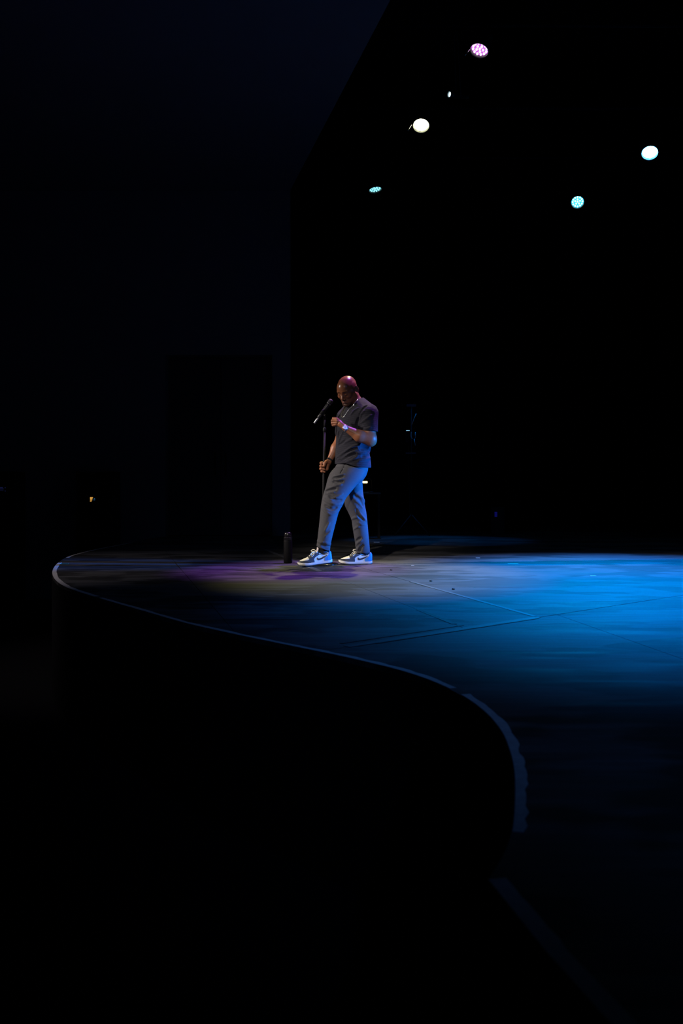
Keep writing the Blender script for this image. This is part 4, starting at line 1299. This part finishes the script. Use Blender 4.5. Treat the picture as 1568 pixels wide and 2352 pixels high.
# clip of the stand: an open sleeve round the body, a hinge, a thumbscrew
mid = MT + ma * .128
bm = bmesh.new(); n = 20; rings = []
Mq = Matrix.Translation(mid - so) @ Mm
side_dir = Mq.to_3x3().inverted() @ Vector((0.5, 0.0, -0.86)); a0 = math.atan2(side_dir.y, side_dir.x)
for i in range(n + 1):
    a = a0 - 2.3 + 4.6 * i / n
    rings.append([bm.verts.new(Mq @ Vector((math.cos(a) * rr, math.sin(a) * rr, zz))) for rr, zz in ((.0172, -.024), (.0205, -.024), (.0215, .030), (.0185, .030))])
for A_, B_ in zip(rings, rings[1:]):
    for k in range(4): bm.faces.new((A_[k], A_[(k + 1) % 4], B_[(k + 1) % 4], B_[k]))
bm.faces.new(rings[0]); bm.faces.new(rings[-1][::-1])
bmesh.ops.recalc_face_normals(bm, faces=bm.faces)
clip = from_bm('microphone_clip', bm, M_BLACK_METAL, stand, True)
bm = bmesh.new(); sd = Vector((0.5, 0, -0.86)).normalized()
tube(bm, [mid - so + sd * .0195, mid - so + sd * .035, pp(963)], [.011, .010, .0085], 12); from_bm('clip_hinge', bm, M_BLACK_METAL, clip, True)
bm = bmesh.new(); hq = mid - so + sd * .034; tube(bm, [hq + Vector((0, -.018, 0)), hq + Vector((0, .018, 0))], .0045, 10); from_bm('hinge_screw', bm, M_CHROME, clip, True)

# ------------------------------------------------------------------ flask on the deck
bx, by = G(661, 1293.3)
fl = tag(empty('flask', (bx, by, 0)), 'black insulated drinking flask standing on the deck left of the front shoe', 'bottle')
M_FL = mat('flask_black', (0.003, 0.0028, 0.0034), 0.6, 0, 0.1, 40, spec=0.12)
M_FLG = mat('flask_gloss', (0.008, 0.007, 0.008), 0.25, 0, 0.1, 40)
bm = bmesh.new(); lathe(bm, [(.034, .0), (.038, .003), (.0405, .010), (.0408, .10), (.0408, .205), (.0400, .213), (.0375, .2155)], 40); from_bm('flask_body', bm, M_FL, fl, True)
bm = bmesh.new(); lathe(bm, [(.0375, .2155), (.0405, .218), (.0408, .222), (.0402, .240), (.0408, .2425), (.0400, .2455), (.036, .2465)], 40); from_bm('screw_collar', bm, M_FLG, fl, True)
bm = bmesh.new(); lathe(bm, [(.0365, .2465), (.0362, .262), (.0345, .276), (.0315, .284), (.026, .2885), (.012, .290), (.003, .290)], 40); from_bm('lid', bm, M_FLG, fl, True)

# ------------------------------------------------------------------ things in the dark behind
M_STEEL = mat('dull_steel', (0.75, 0.76, 0.80), 0.4, 0.2, 0.1, 60)
M_LEDB = emis('blue_diode', (0.35, 0.7, 1.0), 1.2)
Ym = 13.0
mo = Vector((W(944.5, 1000, Ym)[0], Ym, 0))
mast = tag(empty('equipment_mast', mo), 'thin steel equipment mast with blue glints standing behind the performer', 'equipment stand')
q = lambda x, y: Vector(W(x, y, Ym)) - mo


def rod(name, pts, r, m, parent, n=8):
    bm = bmesh.new(); tube(bm, pts, r, n); return from_bm(name, bm, m, parent, True)


rod('pole', [Vector((0, 0, .02)), q(944.5, 931)], .013, M_BLACK_METAL, mast, 12)
for a in (90, 210, 330):
    d = Vector((math.cos(math.radians(a)), math.sin(math.radians(a)), 0))
    rod('leg', [Vector((0, 0, .32)), d * .30 + Vector((0, 0, .012))], .010, M_BLACK_MATTE, mast)
for (x0, x1, y, h) in ((933.5, 955, 931.5, .018), (931.5, 955.5, 1040.8, .010)):
    a, b = q(x0, y), q(x1, y); bm = bmesh.new(); box(bm, (a.x, -.02, a.z - h), (b.x, .02, a.z + h), .004); from_bm('cross_bar', bm, mat('blue_grey_paint', (0.10, 0.11, 0.16), 0.5, 0, 0.1, 30), mast)
rod('brace_rod', [q(955, 950.5) + Vector((0, -.03, 0)), q(945, 975.5) + Vector((0, -.016, 0))], .006, M_STEEL, mast)
a, b = q(931.5, 1016), q(940, 988.5)
bm = bmesh.new(); box(bm, (a.x, -.05, a.z), (b.x, .02, b.z), .006); unit = from_bm('control_unit', bm, M_BLACK_METAL, mast)
for x in (932.9, 935.6, 938.6):
    c = q(x, 989.6); bm = bmesh.new(); lathe(bm, [(.0062, .0), (.006, .004), (.002, .006)], 12, Matrix.Translation((c.x, -.050, c.z)) @ Matrix.Rotation(math.pi / 2, 4, 'X')); from_bm('diode', bm, M_LEDB, unit, True)
rod('cable_guide', smooth_path([q(944.3, 992.5) + Vector((0, -.03, 0)), q(943.6, 1000) + Vector((0, -.03, 0)), q(944.2, 1005.5) + Vector((0, -.035, 0)), q(946.4, 1008) + Vector((0, -.03, 0))], 5), .007, M_STEEL, mast)
rod('clamp_handle', [q(953, 993) + Vector((0, -.03, 0)), q(953.2, 1007) + Vector((0, -.03, 0))], .0065, M_STEEL, mast)
rod('clamp_arm', [q(944.6, 1002.0), q(953, 1001.5) + Vector((0, -.03, 0))], .006, M_BLACK_METAL, mast)
rod('clamp_tail', [q(950.3, 1008) + Vector((0, -.03, 0)), q(953.2, 1024) + Vector((0, -.03, 0))], .006, M_STEEL, mast)
rod('tail_link', [q(953.2, 1006), q(950.3, 1009) + Vector((0, -.03, 0))], .006, M_BLACK_METAL, mast)
rod('hanging_cable', smooth_path([q(939, 1016), q(937.5, 1060), q(939, 1100), q(940, 1150), q(943, 1228)], 5), .005, M_BLACK_MATTE, mast)

# little table with a clip lamp
Yt = 12.4
tz = W(0, 1131.5, Yt)[2]; tx = W(838, 0, Yt)[0]
tb = tag(empty('side_table', (tx + .05, Yt, 0)), 'small dark table under the glowing lamp behind the rear leg', 'table')
M_TABLE = mat('table_laminate', (0.10, 0.085, 0.06), 0.45, 0, 0.2, 12)
bm = bmesh.new(); box(bm, (-.17, -.14, tz - .022), (.17, .14, tz), .004); from_bm('tabletop', bm, M_TABLE, tb)
for x in (-.145, .145):
    for y in (-.115, .115):
        bm = bmesh.new(); box(bm, (x - .014, y - .014, 0), (x + .014, y + .014, tz - .022), .003); from_bm('leg', bm, M_BLACK_MATTE, tb)
lz = W(0, 1107.5, Yt)[2]
lp = tag(empty('work_lamp', (tx, Yt, tz)), 'small warm glowing work lamp on the table behind the rear leg', 'lamp')
bm = bmesh.new(); lathe(bm, [(.045, 0), (.045, .010), (.038, .016), (.008, .020)], 24, Matrix.Translation((.085, .03, 0))); from_bm('lamp_base', bm, M_BLACK_METAL, lp, True)
bm = bmesh.new(); tube(bm, smooth_path([(.085, .03, .015), (.098, .03, .09), (.085, .03, lz - tz + .045), (.03, .02, lz - tz + .048), (0, .015, lz - tz + .022)], 6), .005, 8); from_bm('gooseneck', bm, M_BLACK_METAL, lp, True)
bm = bmesh.new(); box(bm, (-.046, -.012, lz - tz + .0165), (.046, .035, lz - tz + .026), .004); from_bm('lamp_shade', bm, M_BLACK_METAL, lp)
bm = bmesh.new(); box(bm, (-.036, -.016, lz - tz - .016), (.036, .014, lz - tz + .016), .005); from_bm('glowing_tube', bm, emis('warm_tube', (1.0, 0.78, 0.36), 2.4), lp, True)
bm = bmesh.new(); box(bm, (-.02, -.10, 0), (.06, .0, .010), .002); bk = from_bm('notebook', bm, mat('paper_cover', (0.45, 0.42, 0.36), 0.6, 0, 0.1, 30)); bk.location = (tx - .01, Yt - .02, tz + .0005)
tag(bk, 'small pale notebook lying on the dark table under the glowing lamp', 'notebook')


def rack(x, label, yaxis=12.45, top=0.95):
    X = W(x, 0, yaxis)[0]
    r = tag(empty('equipment_rack', (X, yaxis, -H_STAGE)), label, 'rack')
    bm = bmesh.new()
    hw = .26
    for lo, hi in (((-hw, .0, .04), (-hw + .02, .45, H_STAGE + top)), ((hw - .02, .0, .04), (hw, .45, H_STAGE + top)), ((-hw, .0, H_STAGE + top - .02), (hw, .45, H_STAGE + top)), ((-hw, .0, .04), (hw, .45, .06)), ((-hw, .43, .04), (hw, .45, H_STAGE + top))):
        box(bm, lo, hi)
    from_bm('cabinet', bm, M_BLACK_MATTE, r)
    for x_ in (-.2, .2):
        for y_ in (.06, .39):
            bm = bmesh.new(); lathe(bm, [(.025, 0), (.03, .01), (.03, .035), (.02, .04)], 12, Matrix.Translation((x_, y_, 0))); from_bm('foot', bm, M_BLACK_MATTE, r)
    units = []
    for k in range(7):
        z0 = H_STAGE + top - .06 - .22 * (k + 1)
        bm = bmesh.new(); box(bm, (-hw + .022, .01, z0), (hw - .022, .40, z0 + .20), .004); u = from_bm('rack_unit', bm, M_BLACK_METAL, r); units.append((u, z0))
    return r, units, X


def led_bars(r, units, X, Y, bars):
    for (x0, x1, y, h, m, nm) in bars:
        a, b = W(x0, y, Y), W(x1, y, Y); z = a[2] + H_STAGE
        u = min(units, key=lambda t: abs(t[1] + .1 - z))[0]
        bm = bmesh.new(); box(bm, (a[0] - X, .002, z - h), (b[0] - X, .0105, z + h), .001); from_bm(nm, bm, m, u)


M_ORL = emis('amber_diode', (1.0, 0.50, 0.10), 0.75); M_BLL = emis('dim_blue_diode', (0.10, 0.45, 0.9), 0.22); M_DBL = emis('faint_blue_diode', (0.10, 0.13, 0.7), 0.08)
r1, u1, X1 = rack(216, 'black equipment rack with four amber level bars in the dark at left')
led_bars(r1, u1, X1, 12.45, [(206.5, 212.8, 1142.8, .0055, M_ORL, 'amber_bar'), (206.5, 211.8, 1145.5, .0055, M_ORL, 'amber_bar'), (206.5, 211.2, 1148.3, .0055, M_ORL, 'amber_bar'), (206.5, 209.8, 1150.9, .0055, M_ORL, 'amber_bar'),
                             (215, 217.6, 1145.5, .0045, M_BLL, 'blue_bar'), (214, 218, 1148.4, .0035, M_BLL, 'blue_bar')])
r2, u2, X2 = rack(-10, 'black equipment rack with faint blue lines at the far left edge of the frame')
led_bars(r2, u2, X2, 12.45, [(-20, 6, 1119.5, .003, M_DBL, 'blue_bar'), (-20, 7.5, 1122.3, .003, M_DBL, 'blue_bar'), (-20, 7.5, 1125.3, .003, M_DBL, 'blue_bar'), (10.8, 12.2, 1120.3, .004, M_DBL, 'diode'), (10.8, 12.2, 1127.8, .004, M_DBL, 'diode')])
Yb = 13.4
jx = W(1137, 0, Yb)[0]
jb = tag(empty('power_box', (jx, Yb, 0)), 'small black power box with a faint blue screen on the dark deck at right', 'box')
bm = bmesh.new(); box(bm, (-.07, -.06, 0), (.13, .12, .42), .008); from_bm('case', bm, M_BLACK_MATTE, jb)
a, b = W(1133.8, 1187, Yb), W(1140, 1175.5, Yb)
bm = bmesh.new(); box(bm, (a[0] - jx, -.064, a[2]), (b[0] - jx, -.058, b[2]), .001); from_bm('screen', bm, emis('deep_blue_screen', (0.02, 0.02, 0.55), 0.12), jb)
bm = bmesh.new(); tube(bm, smooth_path([(-.03, .03, .415), (-.03, .03, .45), (.03, .03, .462), (.09, .03, .45), (.09, .03, .415)], 4), .007, 8); from_bm('carry_handle', bm, M_BLACK_METAL, jb, True)
